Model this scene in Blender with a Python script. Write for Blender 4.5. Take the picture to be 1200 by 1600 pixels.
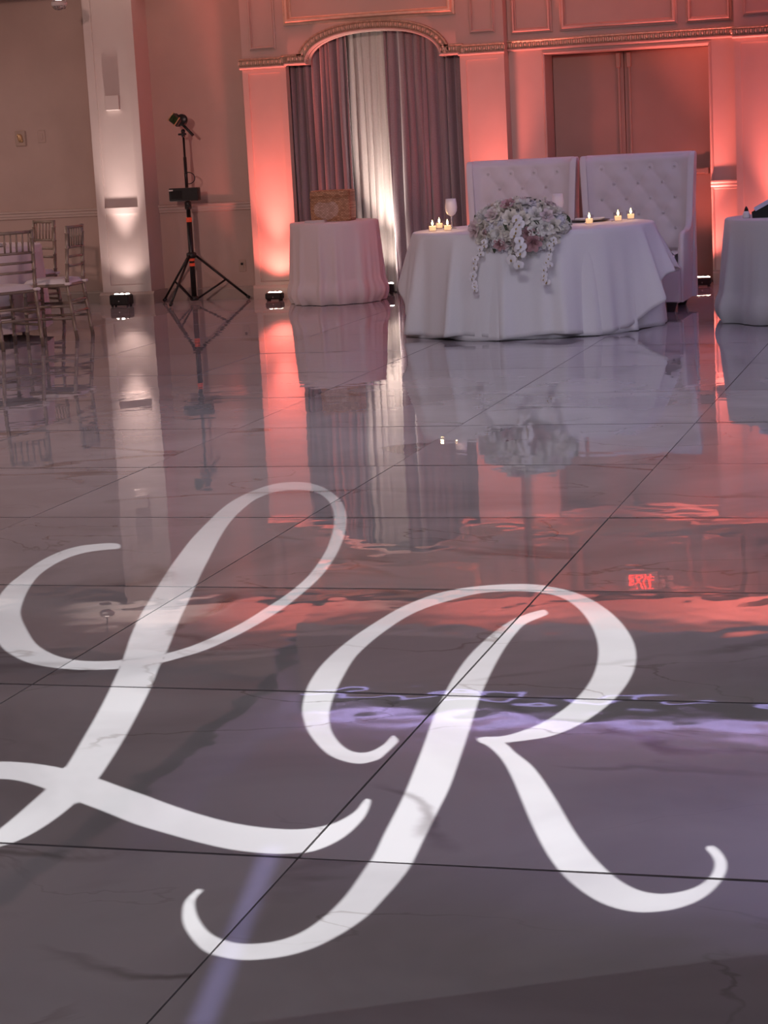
import bpy, math, random
import numpy as np
from mathutils import Vector, Matrix, Euler

for _o in list(bpy.data.objects):
    bpy.data.objects.remove(_o, do_unlink=True)
scene = bpy.context.scene
COL = scene.collection
PI = math.pi
random.seed(7)

# ----------------------------------------------------------------- camera
CAM_H = 1.45
F_PX, PITCH, ROLL, YAW = 3200.0, 0.17875, 0.05251, 0.28837
cam_data = bpy.data.cameras.new('camera')
cam_data.sensor_fit = 'VERTICAL'
cam_data.sensor_height = 24.0
cam_data.lens = F_PX / 1600.0 * 24.0
cam_data.clip_end = 200
cam = bpy.data.objects.new('camera', cam_data)
COL.objects.link(cam)
_fw = Vector((-math.sin(YAW) * math.cos(PITCH), math.cos(YAW) * math.cos(PITCH), -math.sin(PITCH)))
_r0 = Vector((math.cos(YAW), math.sin(YAW), 0))
_u0 = _r0.cross(_fw)
_X = _r0 * math.cos(ROLL) - _u0 * math.sin(ROLL)
_Y = _r0 * math.sin(ROLL) + _u0 * math.cos(ROLL)
_m = Matrix((_X, _Y, -_fw)).transposed().to_4x4()
_m.translation = Vector((0, 0, CAM_H))
cam.matrix_world = _m
scene.camera = cam

# ----------------------------------------------------------------- world / exposure
w = bpy.data.worlds.new('world')
scene.world = w
w.use_nodes = True
w.node_tree.nodes['Background'].inputs[0].default_value = (0.02, 0.016, 0.016, 1)
w.node_tree.nodes['Background'].inputs[1].default_value = 1.0
vs = scene.view_settings
vs.view_transform = 'Standard'
vs.look = 'None'
vs.exposure = 0.0
vs.gamma = 1.0
vs.use_curve_mapping = False


def lamp(name, kind, loc, target, energy, color, parent=None, **kw):
    d = bpy.data.lights.new(name, kind)
    d.energy = energy
    d.color = color
    for k, v in kw.items():
        setattr(d, k, v)
    o = bpy.data.objects.new(name, d)
    COL.objects.link(o)
    o.location = loc
    if target is not None:
        o.rotation_euler = (Vector(target) - Vector(loc)).to_track_quat('-Z', 'Y').to_euler()
    if parent is not None:
        o.parent = parent
    return o


# unseen fill lamps added under the ceiling to brighten floor, tables and left wall
FILL_LAMPS = [(-3.0, 9.6, 3.78, 66), (2.5, 9.0, 3.78, 50), (-3.0, 2.0, 3.78, 10), (3.0, 1.0, 3.78, 12), (-9.0, 3.5, 3.28, 22),
         (-11.2, 13.0, 3.28, 46), (-12.0, 16.4, 3.28, 60), (-9.6, 10.5, 3.28, 24)]
for hx, hy, hz, hw in FILL_LAMPS:
    lamp('fill_lamp', 'AREA', (hx, hy, hz), (hx, hy, 0), hw, ((0.94, 0.90, 1.0) if hx > -6 else (1.0, 0.74, 0.68)), shape='DISK', size=0.5)
# lavender front wash on the head table, unseen spots behind the camera
lamp('front_wash', 'SPOT', (-1.2, 1.2, 3.45), (-3.3, 15.6, 0.75), 420, (0.80, 0.76, 1.0),
     spot_size=math.radians(17), spot_blend=0.9, shadow_soft_size=0.10)
lamp('front_wash', 'SPOT', (2.2, 2.2, 3.45), (-2.6, 15.4, 0.6), 300, (0.78, 0.76, 1.0),
     spot_size=math.radians(20), spot_blend=0.9, shadow_soft_size=0.10)
lamp('front_wash', 'SPOT', (-3.5, 0.5, 3.5), (-7.4, 19.0, 3.4), 2900, (1.0, 0.61, 0.54),
     spot_size=math.radians(36), spot_blend=1.0, shadow_soft_size=0.15)  # warm fill added behind the camera to brighten the back wall
lamp('uplight_beam', 'SPOT', (-10.6, 18.8, .15), (-10.6, 18.9, 3.0), 330, (1.0, .80, .74), spot_size=math.radians(44), spot_blend=1.0, shadow_soft_size=.035)  # unseen lamp without fixture, added for a wider glow on the soffit
# violet cove strip hidden behind the lip of the tray ceiling
lamp('cove_strip', 'AREA', (0.0, 17.745, 3.60), (0.0, 17.3, 3.8), 110, (0.50, 0.42, 1.0), shape='RECTANGLE', size=12.0, size_y=0.05)
# unseen violet lamp added on the right to light the tray ceiling
lamp('violet_wash', 'SPOT', (5.4, 13.0, 1.2), (0.2, 14.3, 3.8), 5200, (0.50, 0.42, 1.0), spot_size=math.radians(40), spot_blend=1.0, shadow_soft_size=0.05)
# ----------------------------------------------------------------- mesh helpers
class MB:
    def __init__(self):
        self.v = []
        self.f = []

    def add(self, verts, faces):
        n = len(self.v)
        self.v += [tuple(p) for p in verts]
        self.f += [tuple(i + n for i in f) for f in faces]
        return self

    def box(self, x0, x1, y0, y1, z0, z1, c=0.0):
        if c <= 0:
            v = [(x, y, z) for z in (z0, z1) for y in (y0, y1) for x in (x0, x1)]
            return self.add(v, [(0, 2, 3, 1), (4, 5, 7, 6), (0, 1, 5, 4), (2, 6, 7, 3), (0, 4, 6, 2), (1, 3, 7, 5)])
        # chamfered box
        c = min(c, (x1 - x0) * .49, (y1 - y0) * .49, (z1 - z0) * .49)
        v = []
        idx = {}
        for ix, (xa, sx) in enumerate(((x0, 1), (x1, -1))):
            for iy, (ya, sy) in enumerate(((y0, 1), (y1, -1))):
                for iz, (za, sz) in enumerate(((z0, 1), (z1, -1))):
                    for k in range(3):
                        p = [xa + sx * c, ya + sy * c, za + sz * c]
                        p[k] = (xa, ya, za)[k]
                        idx[ix, iy, iz, k] = len(v)
                        v.append(p)
        f = []
        I = idx
        for s in (0, 1):
            q = [I[s, 0, 0, 0], I[s, 1, 0, 0], I[s, 1, 1, 0], I[s, 0, 1, 0]]
            f.append(q[::-1] if s == 0 else q)
            q = [I[0, s, 0, 1], I[0, s, 1, 1], I[1, s, 1, 1], I[1, s, 0, 1]]
            f.append(q[::-1] if s == 0 else q)
            q = [I[0, 0, s, 2], I[1, 0, s, 2], I[1, 1, s, 2], I[0, 1, s, 2]]
            f.append(q[::-1] if s == 0 else q)
        for a in (0, 1):
            for b in (0, 1):
                fl = (a == b)
                q = [I[0, a, b, 1], I[1, a, b, 1], I[1, a, b, 2], I[0, a, b, 2]]
                f.append(q if fl else q[::-1])
                q = [I[a, 0, b, 2], I[a, 1, b, 2], I[a, 1, b, 0], I[a, 0, b, 0]]
                f.append(q if fl else q[::-1])
                q = [I[a, b, 0, 0], I[a, b, 1, 0], I[a, b, 1, 1], I[a, b, 0, 1]]
                f.append(q if fl else q[::-1])
        for a in (0, 1):
            for b in (0, 1):
                for d in (0, 1):
                    t = [I[a, b, d, 0], I[a, b, d, 1], I[a, b, d, 2]]
                    f.append(t if (a + b + d) % 2 else t[::-1])
        return self.add(v, f)

    def tube(self, pts, r, n=8, cap=True):
        pts = [Vector(p) for p in pts]
        rs = r if isinstance(r, (list, tuple)) else [r] * len(pts)
        base = len(self.v)
        prev = None
        for i, p in enumerate(pts):
            if i == 0:
                d = pts[1] - p
            elif i == len(pts) - 1:
                d = p - pts[-2]
            else:
                d = (pts[i + 1] - p).normalized() + (p - pts[i - 1]).normalized()
            d.normalize()
            if prev is None:
                a = d.cross(Vector((0, 0, 1)) if abs(d.z) < .9 else Vector((1, 0, 0))).normalized()
            else:
                a = (prev - d * prev.dot(d)).normalized()
            prev = a
            b = d.cross(a)
            for k in range(n):
                t = 2 * PI * k / n
                self.v.append(tuple(p + (a * math.cos(t) + b * math.sin(t)) * rs[i]))
        for i in range(len(pts) - 1):
            for k in range(n):
                q = base + i * n
                self.f.append((q + k, q + (k + 1) % n, q + n + (k + 1) % n, q + n + k))
        if cap:
            self.f.append(tuple(base + k for k in range(n))[::-1])
            e = base + (len(pts) - 1) * n
            self.f.append(tuple(e + k for k in range(n)))
        return self

    def lathe(self, prof, n=24, c=(0, 0, 0), M=None):
        base = len(self.v)
        for r, z in prof:
            for k in range(n):
                t = 2 * PI * k / n
                p = Vector((r * math.cos(t), r * math.sin(t), z))
                if M is not None:
                    p = M @ p
                self.v.append((p.x + c[0], p.y + c[1], p.z + c[2]))
        for i in range(len(prof) - 1):
            for k in range(n):
                q = base + i * n
                self.f.append((q + k, q + (k + 1) % n, q + n + (k + 1) % n, q + n + k))
        self.f.append(tuple(base + k for k in range(n))[::-1])
        e = base + (len(prof) - 1) * n
        self.f.append(tuple(e + k for k in range(n)))
        return self

    def ball(self, c, r, n=10, m=6):
        rx, ry, rz = r if isinstance(r, (tuple, list)) else (r, r, r)
        base = len(self.v)
        for j in range(1, m):
            a = PI * j / m - PI / 2
            for k in range(n):
                t = 2 * PI * k / n
                self.v.append((c[0] + rx * math.cos(a) * math.cos(t), c[1] + ry * math.cos(a) * math.sin(t), c[2] + rz * math.sin(a)))
        for j in range(m - 2):
            for k in range(n):
                q = base + j * n
                self.f.append((q + k, q + (k + 1) % n, q + n + (k + 1) % n, q + n + k))
        b = len(self.v)
        self.v += [(c[0], c[1], c[2] - rz), (c[0], c[1], c[2] + rz)]
        for k in range(n):
            self.f.append((b, base + (k + 1) % n, base + k))
            e = base + (m - 2) * n
            self.f.append((b + 1, e + k, e + (k + 1) % n))
        return self

    def grid(self, fn, nu, nv):
        base = len(self.v)
        for j in range(nv + 1):
            for i in range(nu + 1):
                self.v.append(tuple(fn(i / nu, j / nv)))
        for j in range(nv):
            for i in range(nu):
                a = base + j * (nu + 1) + i
                self.f.append((a, a + 1, a + nu + 2, a + nu + 1))
        return self

    def mesh(self, name, mat, smooth=False):
        me = bpy.data.meshes.new(name)
        me.from_pydata(self.v, [], self.f)
        if mat is not None:
            me.materials.append(M[mat])
        if smooth:
            me.polygons.foreach_set('use_smooth', [True] * len(me.polygons))
        me.update()
        return me


def link(name, me, parent=None, loc=None, rot=None, scale=None):
    o = bpy.data.objects.new(name, me)
    COL.objects.link(o)
    if parent is not None:
        o.parent = parent
    if loc is not None:
        o.location = loc
    if rot is not None:
        o.rotation_euler = rot
    if scale is not None:
        o.scale = scale if isinstance(scale, (tuple, list)) else (scale,) * 3
    return o


def obj(name, mb, mat, parent=None, smooth=False, loc=None, rot=None, label=None):
    o = link(name, mb.mesh(name, mat, smooth), parent, loc, rot)
    if label:
        o['label'] = label
    return o


def auto_smooth(o, deg=40):
    me = o.data
    me.polygons.foreach_set('use_smooth', [True] * len(me.polygons))
    me.set_sharp_from_angle(angle=math.radians(deg))
    return o


def thing(name, label, cat, loc=(0, 0, 0), rotz=0.0, group=None):
    o = bpy.data.objects.new(name, None)
    COL.objects.link(o)
    o.empty_display_size = 0.1
    o.location = loc
    o.rotation_euler = (0, 0, rotz)
    o['label'] = label
    o['category'] = cat
    if group:
        o['group'] = group
    return o


def tag(o, label, cat, group=None):
    o['label'] = label
    o['category'] = cat
    if group:
        o['group'] = group
    return o


def struct(name, mb, mat, smooth=False):
    o = obj(name, mb, mat, None, smooth)
    o['kind'] = 'structure'
    return o


def dup(root, loc, rotz, label=None):
    r = root.copy()
    COL.objects.link(r)
    r.location = loc
    r.rotation_euler = (0, 0, rotz)
    if label:
        r['label'] = label
    for ch in list(root.children):
        c = ch.copy()
        COL.objects.link(c)
        c.parent = r
        for g in list(ch.children):
            d = g.copy()
            COL.objects.link(d)
            d.parent = c
    return r


# ----------------------------------------------------------------- materials
M = {}


def mat(name, color, rough=0.5, metal=0.0, noise=None, bump=None, sheen=0.0, spec=0.5, coat=0.0, emit=None, trans=0.0, ior=1.45):
    m = bpy.data.materials.new(name)
    m.use_nodes = True
    nt = m.node_tree
    b = nt.nodes['Principled BSDF']
    b.inputs['Base Color'].default_value = (*color, 1)
    b.inputs['Roughness'].default_value = rough
    b.inputs['Metallic'].default_value = metal
    b.inputs['Specular IOR Level'].default_value = spec
    b.inputs['Sheen Weight'].default_value = sheen
    b.inputs['Coat Weight'].default_value = coat
    b.inputs['Transmission Weight'].default_value = trans
    b.inputs['IOR'].default_value = ior
    if emit:
        b.inputs['Emission Color'].default_value = (*emit[0], 1)
        b.inputs['Emission Strength'].default_value = emit[1]
    if noise or bump:
        tc = nt.nodes.new('ShaderNodeTexCoord')
    if noise:
        sc, amt = noise
        n = nt.nodes.new('ShaderNodeTexNoise')
        n.inputs['Scale'].default_value = sc
        n.inputs['Detail'].default_value = 5
        nt.links.new(tc.outputs['Object'], n.inputs['Vector'])
        r = nt.nodes.new('ShaderNodeMapRange')
        r.inputs['From Min'].default_value = 0.3
        r.inputs['From Max'].default_value = 0.7
        r.inputs['To Min'].default_value = 1 - amt
        r.inputs['To Max'].default_value = 1 + amt
        nt.links.new(n.outputs['Fac'], r.inputs['Value'])
        mx = nt.nodes.new('ShaderNodeVectorMath')
        mx.operation = 'SCALE'
        mx.inputs[0].default_value = color
        nt.links.new(r.outputs['Result'], mx.inputs['Scale'])
        nt.links.new(mx.outputs['Vector'], b.inputs['Base Color'])
    if bump:
        sc, dist = bump
        n = nt.nodes.new('ShaderNodeTexNoise')
        n.inputs['Scale'].default_value = sc
        n.inputs['Detail'].default_value = 3
        nt.links.new(tc.outputs['Object'], n.inputs['Vector'])
        bp = nt.nodes.new('ShaderNodeBump')
        bp.inputs['Distance'].default_value = dist
        bp.inputs['Strength'].default_value = 1.0
        nt.links.new(n.outputs['Fac'], bp.inputs['Height'])
        nt.links.new(bp.outputs['Normal'], b.inputs['Normal'])
    M[name] = m
    return m


mat('wall_paint', (0.41, 0.305, 0.265), 0.75, noise=(3.0, 0.04), bump=(60, 0.0006))
mat('trim_paint', (0.46, 0.365, 0.325), 0.42, noise=(4.0, 0.03))
mat('pillar_paint', (0.47, 0.395, 0.37), 0.55, noise=(4.0, 0.03))
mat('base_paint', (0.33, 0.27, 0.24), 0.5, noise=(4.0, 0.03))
mat('ceiling_paint', (0.55, 0.50, 0.47), 0.85, noise=(2.0, 0.04))
mat('gilt', (0.42, 0.29, 0.21), 0.38, metal=0.35, noise=(40, 0.25))
mat('gilt_edge', (0.62, 0.47, 0.36), 0.35, metal=0.25, noise=(20, 0.1))
mat('door_paint', (0.30, 0.215, 0.18), 0.5, noise=(2.5, 0.06))
mat('door_metal', (0.31, 0.225, 0.19), 0.45, metal=0.1, noise=(10, 0.05))
mat('grout', (0.045, 0.035, 0.035), 0.8, noise=(20, 0.2))
mat('curtain_mauve', (0.235, 0.185, 0.205), 0.55, sheen=0.5, noise=(120, 0.12), bump=(250, 0.0006))
mat('curtain_white', (0.52, 0.465, 0.44), 0.6, sheen=0.3, noise=(90, 0.05))
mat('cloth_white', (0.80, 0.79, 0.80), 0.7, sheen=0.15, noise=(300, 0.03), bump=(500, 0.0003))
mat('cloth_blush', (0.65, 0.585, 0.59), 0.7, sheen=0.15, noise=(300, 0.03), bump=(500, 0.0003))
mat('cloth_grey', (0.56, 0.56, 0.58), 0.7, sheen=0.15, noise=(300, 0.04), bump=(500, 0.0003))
mat('upholstery', (0.70, 0.66, 0.67), 0.48, noise=(6, 0.03), bump=(400, 0.0003))
mat('button', (0.62, 0.59, 0.60), 0.4)
mat('dark_wood', (0.03, 0.022, 0.02), 0.4)
mat('table_wood', (0.25, 0.16, 0.1), 0.6, noise=(8, 0.2))
mat('black_plastic', (0.012, 0.012, 0.012), 0.45, noise=(30, 0.1))
mat('black_metal', (0.015, 0.014, 0.014), 0.35, metal=0.3, noise=(30, 0.1))
mat('grey_metal', (0.30, 0.29, 0.28), 0.35, metal=0.8, noise=(30, 0.1))
mat('orange_tape', (0.75, 0.10, 0.04), 0.5, noise=(60, 0.1))
mat('screen_dark', (0.03, 0.05, 0.02), 0.15, noise=(20, 0.5))
mat('chair_paint', (0.28, 0.225, 0.18), 0.38, metal=0.25, noise=(30, 0.08))
mat('cushion', (0.74, 0.68, 0.68), 0.75, noise=(200, 0.03), bump=(300, 0.0004))
mat('porcelain', (0.8, 0.78, 0.78), 0.2, noise=(5, 0.02))
mat('dark_charger', (0.10, 0.075, 0.075), 0.25, metal=0.5, noise=(8, 0.1))
mat('paper', (0.55, 0.53, 0.52), 0.7, noise=(30, 0.06))
mat('wax', (0.9, 0.78, 0.6), 0.5, emit=((1.0, 0.60, 0.25), 0.9))  # emission stands in for flame light showing through the wax
mat('flame', (1, 0.8, 0.4), 0.5, emit=((1.0, 0.72, 0.32), 14.0))
mat('frosted', (0.86, 0.80, 0.82), 0.35, noise=(10, 0.02))
mat('lens_white', (1, 1, 1), 0.3, emit=((1.0, 0.90, 0.82), 14.0))
mat('lens_red', (1, 1, 1), 0.3, emit=((1.0, 0.78, 0.62), 12.0))
mat('rose_white', (0.80, 0.78, 0.74), 0.65, noise=(40, 0.05))
mat('rose_cream', (0.82, 0.78, 0.69), 0.65, noise=(40, 0.06))
mat('rose_pink', (0.55, 0.33, 0.34), 0.65, noise=(40, 0.12))
mat('rose_blush', (0.72, 0.60, 0.60), 0.65, noise=(40, 0.10))
mat('hydrangea', (0.78, 0.77, 0.80), 0.7, noise=(40, 0.06))
mat('hydrangea_green', (0.76, 0.75, 0.68), 0.7, noise=(40, 0.08))
mat('orchid', (0.82, 0.80, 0.82), 0.6, noise=(30, 0.04))
mat('leaf', (0.06, 0.08, 0.04), 0.5, noise=(20, 0.3))
mat('orchid_lip', (0.45, 0.32, 0.12), 0.6)
mat('exit_red', (0.8, 0.02, 0.01), 0.4, emit=((1.0, 0.03, 0.02), 6.0))
mat('plastic_white', (0.62, 0.58, 0.55), 0.45, noise=(10, 0.02))
mat('plate_beige', (0.36, 0.27, 0.22), 0.45, noise=(10, 0.04))
mat('brass', (0.50, 0.33, 0.18), 0.4, metal=0.6, noise=(30, 0.25))
mat('sconce', (0.47, 0.395, 0.37), 0.5, noise=(10, 0.02))
mat('screen_blue', (0.62, 0.62, 0.78), 0.4, noise=(5, 0.03))
mat('crystal', (1, 1, 1), 0.02, trans=1.0, ior=1.5)

mat('led_violet', (.3, .3, .3), 0.4, emit=((0.48, 0.42, 1.0), 1.6))
mat('stem_glass', (0.75, 0.70, 0.68), 0.08, trans=0.55, ior=1.45)
mat('bulb', (1, 1, 1), 0.3, emit=((1.0, 0.80, 0.72), 5.0))


def marble():
    m = bpy.data.materials.new('marble_tile')
    m.use_nodes = True
    nt = m.node_tree
    N = nt.nodes.new
    L = nt.links.new
    b = nt.nodes['Principled BSDF']
    tc = N('ShaderNodeTexCoord')
    oi = N('ShaderNodeObjectInfo')
    mul = N('ShaderNodeMath'); mul.operation = 'MULTIPLY'; mul.inputs[1].default_value = 137.0
    L(oi.outputs['Random'], mul.inputs[0])
    off = N('ShaderNodeCombineXYZ')
    L(mul.outputs[0], off.inputs[0]); L(mul.outputs[0], off.inputs[1]); L(mul.outputs[0], off.inputs[2])
    add = N('ShaderNodeVectorMath'); add.operation = 'ADD'
    L(tc.outputs['Object'], add.inputs[0]); L(off.outputs[0], add.inputs[1])
    # clouds
    n1 = N('ShaderNodeTexNoise'); n1.inputs['Scale'].default_value = 1.1; n1.inputs['Detail'].default_value = 4
    n1.inputs['Distortion'].default_value = 0.8
    L(add.outputs[0], n1.inputs['Vector'])
    r1 = N('ShaderNodeValToRGB')
    r1.color_ramp.elements[0].position = 0.36; r1.color_ramp.elements[0].color = (0.325, 0.302, 0.325, 1)
    r1.color_ramp.elements[1].position = 0.62; r1.color_ramp.elements[1].color = (0.43, 0.405, 0.432, 1)
    L(n1.outputs['Fac'], r1.inputs[0])

    def veins(scale, width, rotz, stretch, seed):
        mp = N('ShaderNodeMapping')
        mp.inputs['Rotation'].default_value = (0, 0, rotz)
        mp.inputs['Scale'].default_value = (stretch, 1, 1)
        mp.inputs['Location'].default_value = (seed, seed * 2, seed * 3)
        L(add.outputs[0], mp.inputs[0])
        n = N('ShaderNodeTexNoise'); n.inputs['Scale'].default_value = scale; n.inputs['Detail'].default_value = 6
        n.inputs['Roughness'].default_value = 0.45; n.inputs['Distortion'].default_value = 0.5
        L(mp.outputs[0], n.inputs['Vector'])
        s = N('ShaderNodeMath'); s.operation = 'SUBTRACT'; s.inputs[1].default_value = 0.5
        L(n.outputs['Fac'], s.inputs[0])
        a = N('ShaderNodeMath'); a.operation = 'ABSOLUTE'
        L(s.outputs[0], a.inputs[0])
        mr = N('ShaderNodeMapRange'); mr.interpolation_type = 'SMOOTHSTEP'
        mr.inputs['From Min'].default_value = 0; mr.inputs['From Max'].default_value = width
        mr.inputs['To Min'].default_value = 1; mr.inputs['To Max'].default_value = 0
        L(a.outputs[0], mr.inputs['Value'])
        # patchy strength
        n2 = N('ShaderNodeTexNoise'); n2.inputs['Scale'].default_value = 1.6; n2.inputs['Detail'].default_value = 2
        L(mp.outputs[0], n2.inputs['Vector'])
        mr2 = N('ShaderNodeMapRange')
        mr2.inputs['From Min'].default_value = 0.46; mr2.inputs['From Max'].default_value = 0.62
        L(n2.outputs['Fac'], mr2.inputs['Value'])
        p = N('ShaderNodeMath'); p.operation = 'MULTIPLY'
        L(mr.outputs[0], p.inputs[0]); L(mr2.outputs[0], p.inputs[1])
        return p.outputs[0]

    v1 = veins(0.8, 0.018, 0.35, 0.5, 3.3)
    v2 = veins(1.7, 0.007, 0.7, 0.6, 9.1)
    mx = N('ShaderNodeMixRGB'); mx.inputs[2].default_value = (0.10, 0.08, 0.08, 1)
    L(r1.outputs[0], mx.inputs[1])
    f1 = N('ShaderNodeMath'); f1.operation = 'MULTIPLY'; f1.inputs[1].default_value = 0.75
    L(v1, f1.inputs[0]); L(f1.outputs[0], mx.inputs[0])
    mx2 = N('ShaderNodeMixRGB'); mx2.inputs[2].default_value = (0.14, 0.115, 0.11, 1)
    L(mx.outputs[0], mx2.inputs[1])
    f2 = N('ShaderNodeMath'); f2.operation = 'MULTIPLY'; f2.inputs[1].default_value = 0.6
    L(v2, f2.inputs[0]); L(f2.outputs[0], mx2.inputs[0])
    L(mx2.outputs[0], b.inputs['Base Color'])
    b.inputs['Roughness'].default_value = 0.016
    b.inputs['IOR'].default_value = 1.9
    # slight unevenness of the polished face
    nb = N('ShaderNodeTexNoise'); nb.inputs['Scale'].default_value = 6.5; nb.inputs['Detail'].default_value = 1.0
    L(add.outputs[0], nb.inputs['Vector'])
    bp = N('ShaderNodeBump'); bp.inputs['Strength'].default_value = 1.0; bp.inputs['Distance'].default_value = TILE_WAVE
    L(nb.outputs['Fac'], bp.inputs['Height'])
    L(bp.outputs['Normal'], b.inputs['Normal'])
    M['marble_tile'] = m


def thin_glass():
    m = bpy.data.materials.new('glass')
    m.use_nodes = True
    nt = m.node_tree
    for n in list(nt.nodes):
        nt.nodes.remove(n)
    t = nt.nodes.new('ShaderNodeBsdfTransparent'); t.inputs[0].default_value = (.93, .91, .92, 1)
    g = nt.nodes.new('ShaderNodeBsdfGlossy'); g.inputs['Roughness'].default_value = .05
    lw = nt.nodes.new('ShaderNodeLayerWeight'); lw.inputs[0].default_value = .25
    f = nt.nodes.new('ShaderNodeMath'); f.operation = 'MULTIPLY'; f.inputs[1].default_value = .22
    nt.links.new(lw.outputs['Facing'], f.inputs[0])
    f.use_clamp = True
    x = nt.nodes.new('ShaderNodeMixShader')
    o = nt.nodes.new('ShaderNodeOutputMaterial')
    nt.links.new(f.outputs[0], x.inputs[0]); nt.links.new(t.outputs[0], x.inputs[1]); nt.links.new(g.outputs[0], x.inputs[2])
    nt.links.new(x.outputs[0], o.inputs[0])
    M['glass'] = m


thin_glass()
TILE_WAVE = 0.00058
marble()


def wicker(name, col_a, col_b):
    m = bpy.data.materials.new(name)
    m.use_nodes = True
    nt = m.node_tree
    N = nt.nodes.new
    L = nt.links.new
    b = nt.nodes['Principled BSDF']
    tc = N('ShaderNodeTexCoord')
    br = N('ShaderNodeTexBrick')
    br.inputs['Scale'].default_value = 1.0
    br.inputs['Brick Width'].default_value = 0.025
    br.inputs['Row Height'].default_value = 0.0125
    br.inputs['Mortar Size'].default_value = 0.0018
    br.inputs['Mortar Smooth'].default_value = 0.6
    br.inputs['Color1'].default_value = (*col_a, 1)
    br.inputs['Color2'].default_value = (*col_b, 1)
    br.inputs['Mortar'].default_value = (col_b[0] * .5, col_b[1] * .45, col_b[2] * .4, 1)
    mp = N('ShaderNodeMapping')
    mp.inputs['Rotation'].default_value = (PI / 2, 0, 0)
    L(tc.outputs['Object'], mp.inputs[0])
    L(mp.outputs[0], br.inputs['Vector'])
    L(br.outputs['Color'], b.inputs['Base Color'])
    inv = N('ShaderNodeMath'); inv.operation = 'SUBTRACT'; inv.inputs[0].default_value = 1.0
    L(br.outputs['Fac'], inv.inputs[1])
    bp = N('ShaderNodeBump'); bp.inputs['Distance'].default_value = 0.004
    L(inv.outputs[0], bp.inputs['Height'])
    L(bp.outputs['Normal'], b.inputs['Normal'])
    b.inputs['Roughness'].default_value = 0.5
    M[name] = m


wicker('wicker', (0.62, 0.36, 0.20), (0.36, 0.18, 0.09))
wicker('wicker_pale', (0.66, 0.48, 0.38), (0.44, 0.29, 0.21))

# ================================================================= the setting
# ---- floor: grout bed with polished slabs laid on it
GX0, GXS, GY0, GYS = -1.358, 1.2049, 3.822, 1.2511
floor = struct('floor', MB().box(-14, 6.2, -6, 20.2, -0.12, -0.007), 'grout')
GAP = 0.007
hx, hy = (GXS - .0045) / 2, (GYS - .011) / 2
tile_mb = MB()
tile_mb.box(-hx, hx, -hy, hy, -0.02, 0)
tile_me = tile_mb.mesh('tile', 'marble_tile')
rt = random.Random(11)
for i in range(-6, 11):
    for k in range(-3, 13):
        cx = GX0 - GXS * (i + .5)
        cy = GY0 + GYS * (k + .5)
        if cx < -13.6 or cx > 5.6:
            continue
        t = link('tile', tile_me, floor, (cx, cy, 0), (rt.gauss(0, .00045), rt.gauss(0, .0009), 0))

# ---- back wall: plain painted bay on the left
YB, YP, YD = 19.10, 18.90, 19.45       # wall plane, pilaster plane, doors
wb = struct('wall_back', MB().box(-14, -6.79, YB, YB + .2, 0, 3.35), 'wall_paint')


def profile_run(mb, x0, x1, y, prof):
    """moulding along x; prof = (proud, z) from bottom to top"""
    n = len(prof)
    v = [(x, y - p, z) for x in (x0, x1) for p, z in prof] 
    f = [(i, i + n, i + n + 1, i + 1) for i in range(n - 1)]
    f += [tuple(range(n)), tuple(range(2 * n - 1, n - 1, -1))]
    return mb.add(v, f)


RAIL = [(0, .862), (.014, .868), (.014, .884), (.022, .896), (.022, .916), (.034, .926), (.034, .94), (0, .946)]
BASE = [(0, 0), (.018, 0), (.018, .098), (.011, .108), (.011, .116), (0, .122)]
for a, b in ((-14, -8.335), (-7.82, -6.79)):
    profile_run(m := MB(), a, b, YB, RAIL)
    obj('chair_rail', m, 'trim_paint', wb)
    profile_run(m := MB(), a, b, YB, BASE)
    obj('baseboard', m, 'base_paint', wb)

# ---- the pillar with sunk panels
px0, px1, pyf = -8.335, -7.82, 18.75
pil = struct('wall_pillar', MB().box(px0, px1, pyf + .022, YB, 0, 3.35), 'pillar_paint')


def panelled(parent, x0, x1, yf, d, stile, bands, matn, ztop):
    """proud stiles and rails in front of a sunk face; bands = list of (z0,z1) rails"""
    obj('stile', MB().box(x0, x0 + stile, yf, yf + d, 0, ztop), matn, parent)
    obj('stile', MB().box(x1 - stile, x1, yf, yf + d, 0, ztop), matn, parent)
    for z0, z1 in bands:
        obj('rail', MB().box(x0 + stile, x1 - stile, yf, yf + d, z0, z1), matn, parent)


panelled(pil, px0, px1, pyf, .022, .082, [(.12, .19), (.886, .946)], 'pillar_paint', 3.3)
obj('plinth', profile_run(MB(), px0 - .03, px1 + .03, pyf, [(-.35, 0), (.03, 0), (.03, .098), (.018, .112), (0, .124), (-.35, .124)]), 'base_paint', pil)

# ---- the arched portal
AX0, AX1, SPR = -6.35, -4.645, 2.205
EX0, EX1, ERISE = -6.13, -4.83, 0.268
ecx, ehw = (EX0 + EX1) / 2, (EX1 - EX0) / 2


def arch_pts(n=36, e=2.25):
    out = []
    for i in range(n + 1):
        t = PI - PI * i / n
        c, s = math.cos(t), math.sin(t)
        out.append((ecx + ehw * math.copysign(abs(c) ** (2 / e), c), SPR + ERISE * abs(s) ** (2 / e)))
    return out


PX0, PX1 = -6.79, -4.225
ZT = 2.97
arch = arch_pts()
outline_in = [(AX0, 0), (AX0, SPR)] + arch + [(AX1, SPR), (AX1, 0)]
mbp = MB()
top_pts = [(PX0, 0), (PX0, ZT)]
# front and back faces as strips between opening and outer edge
yf, yb = YP + .022, YP + .10


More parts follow.
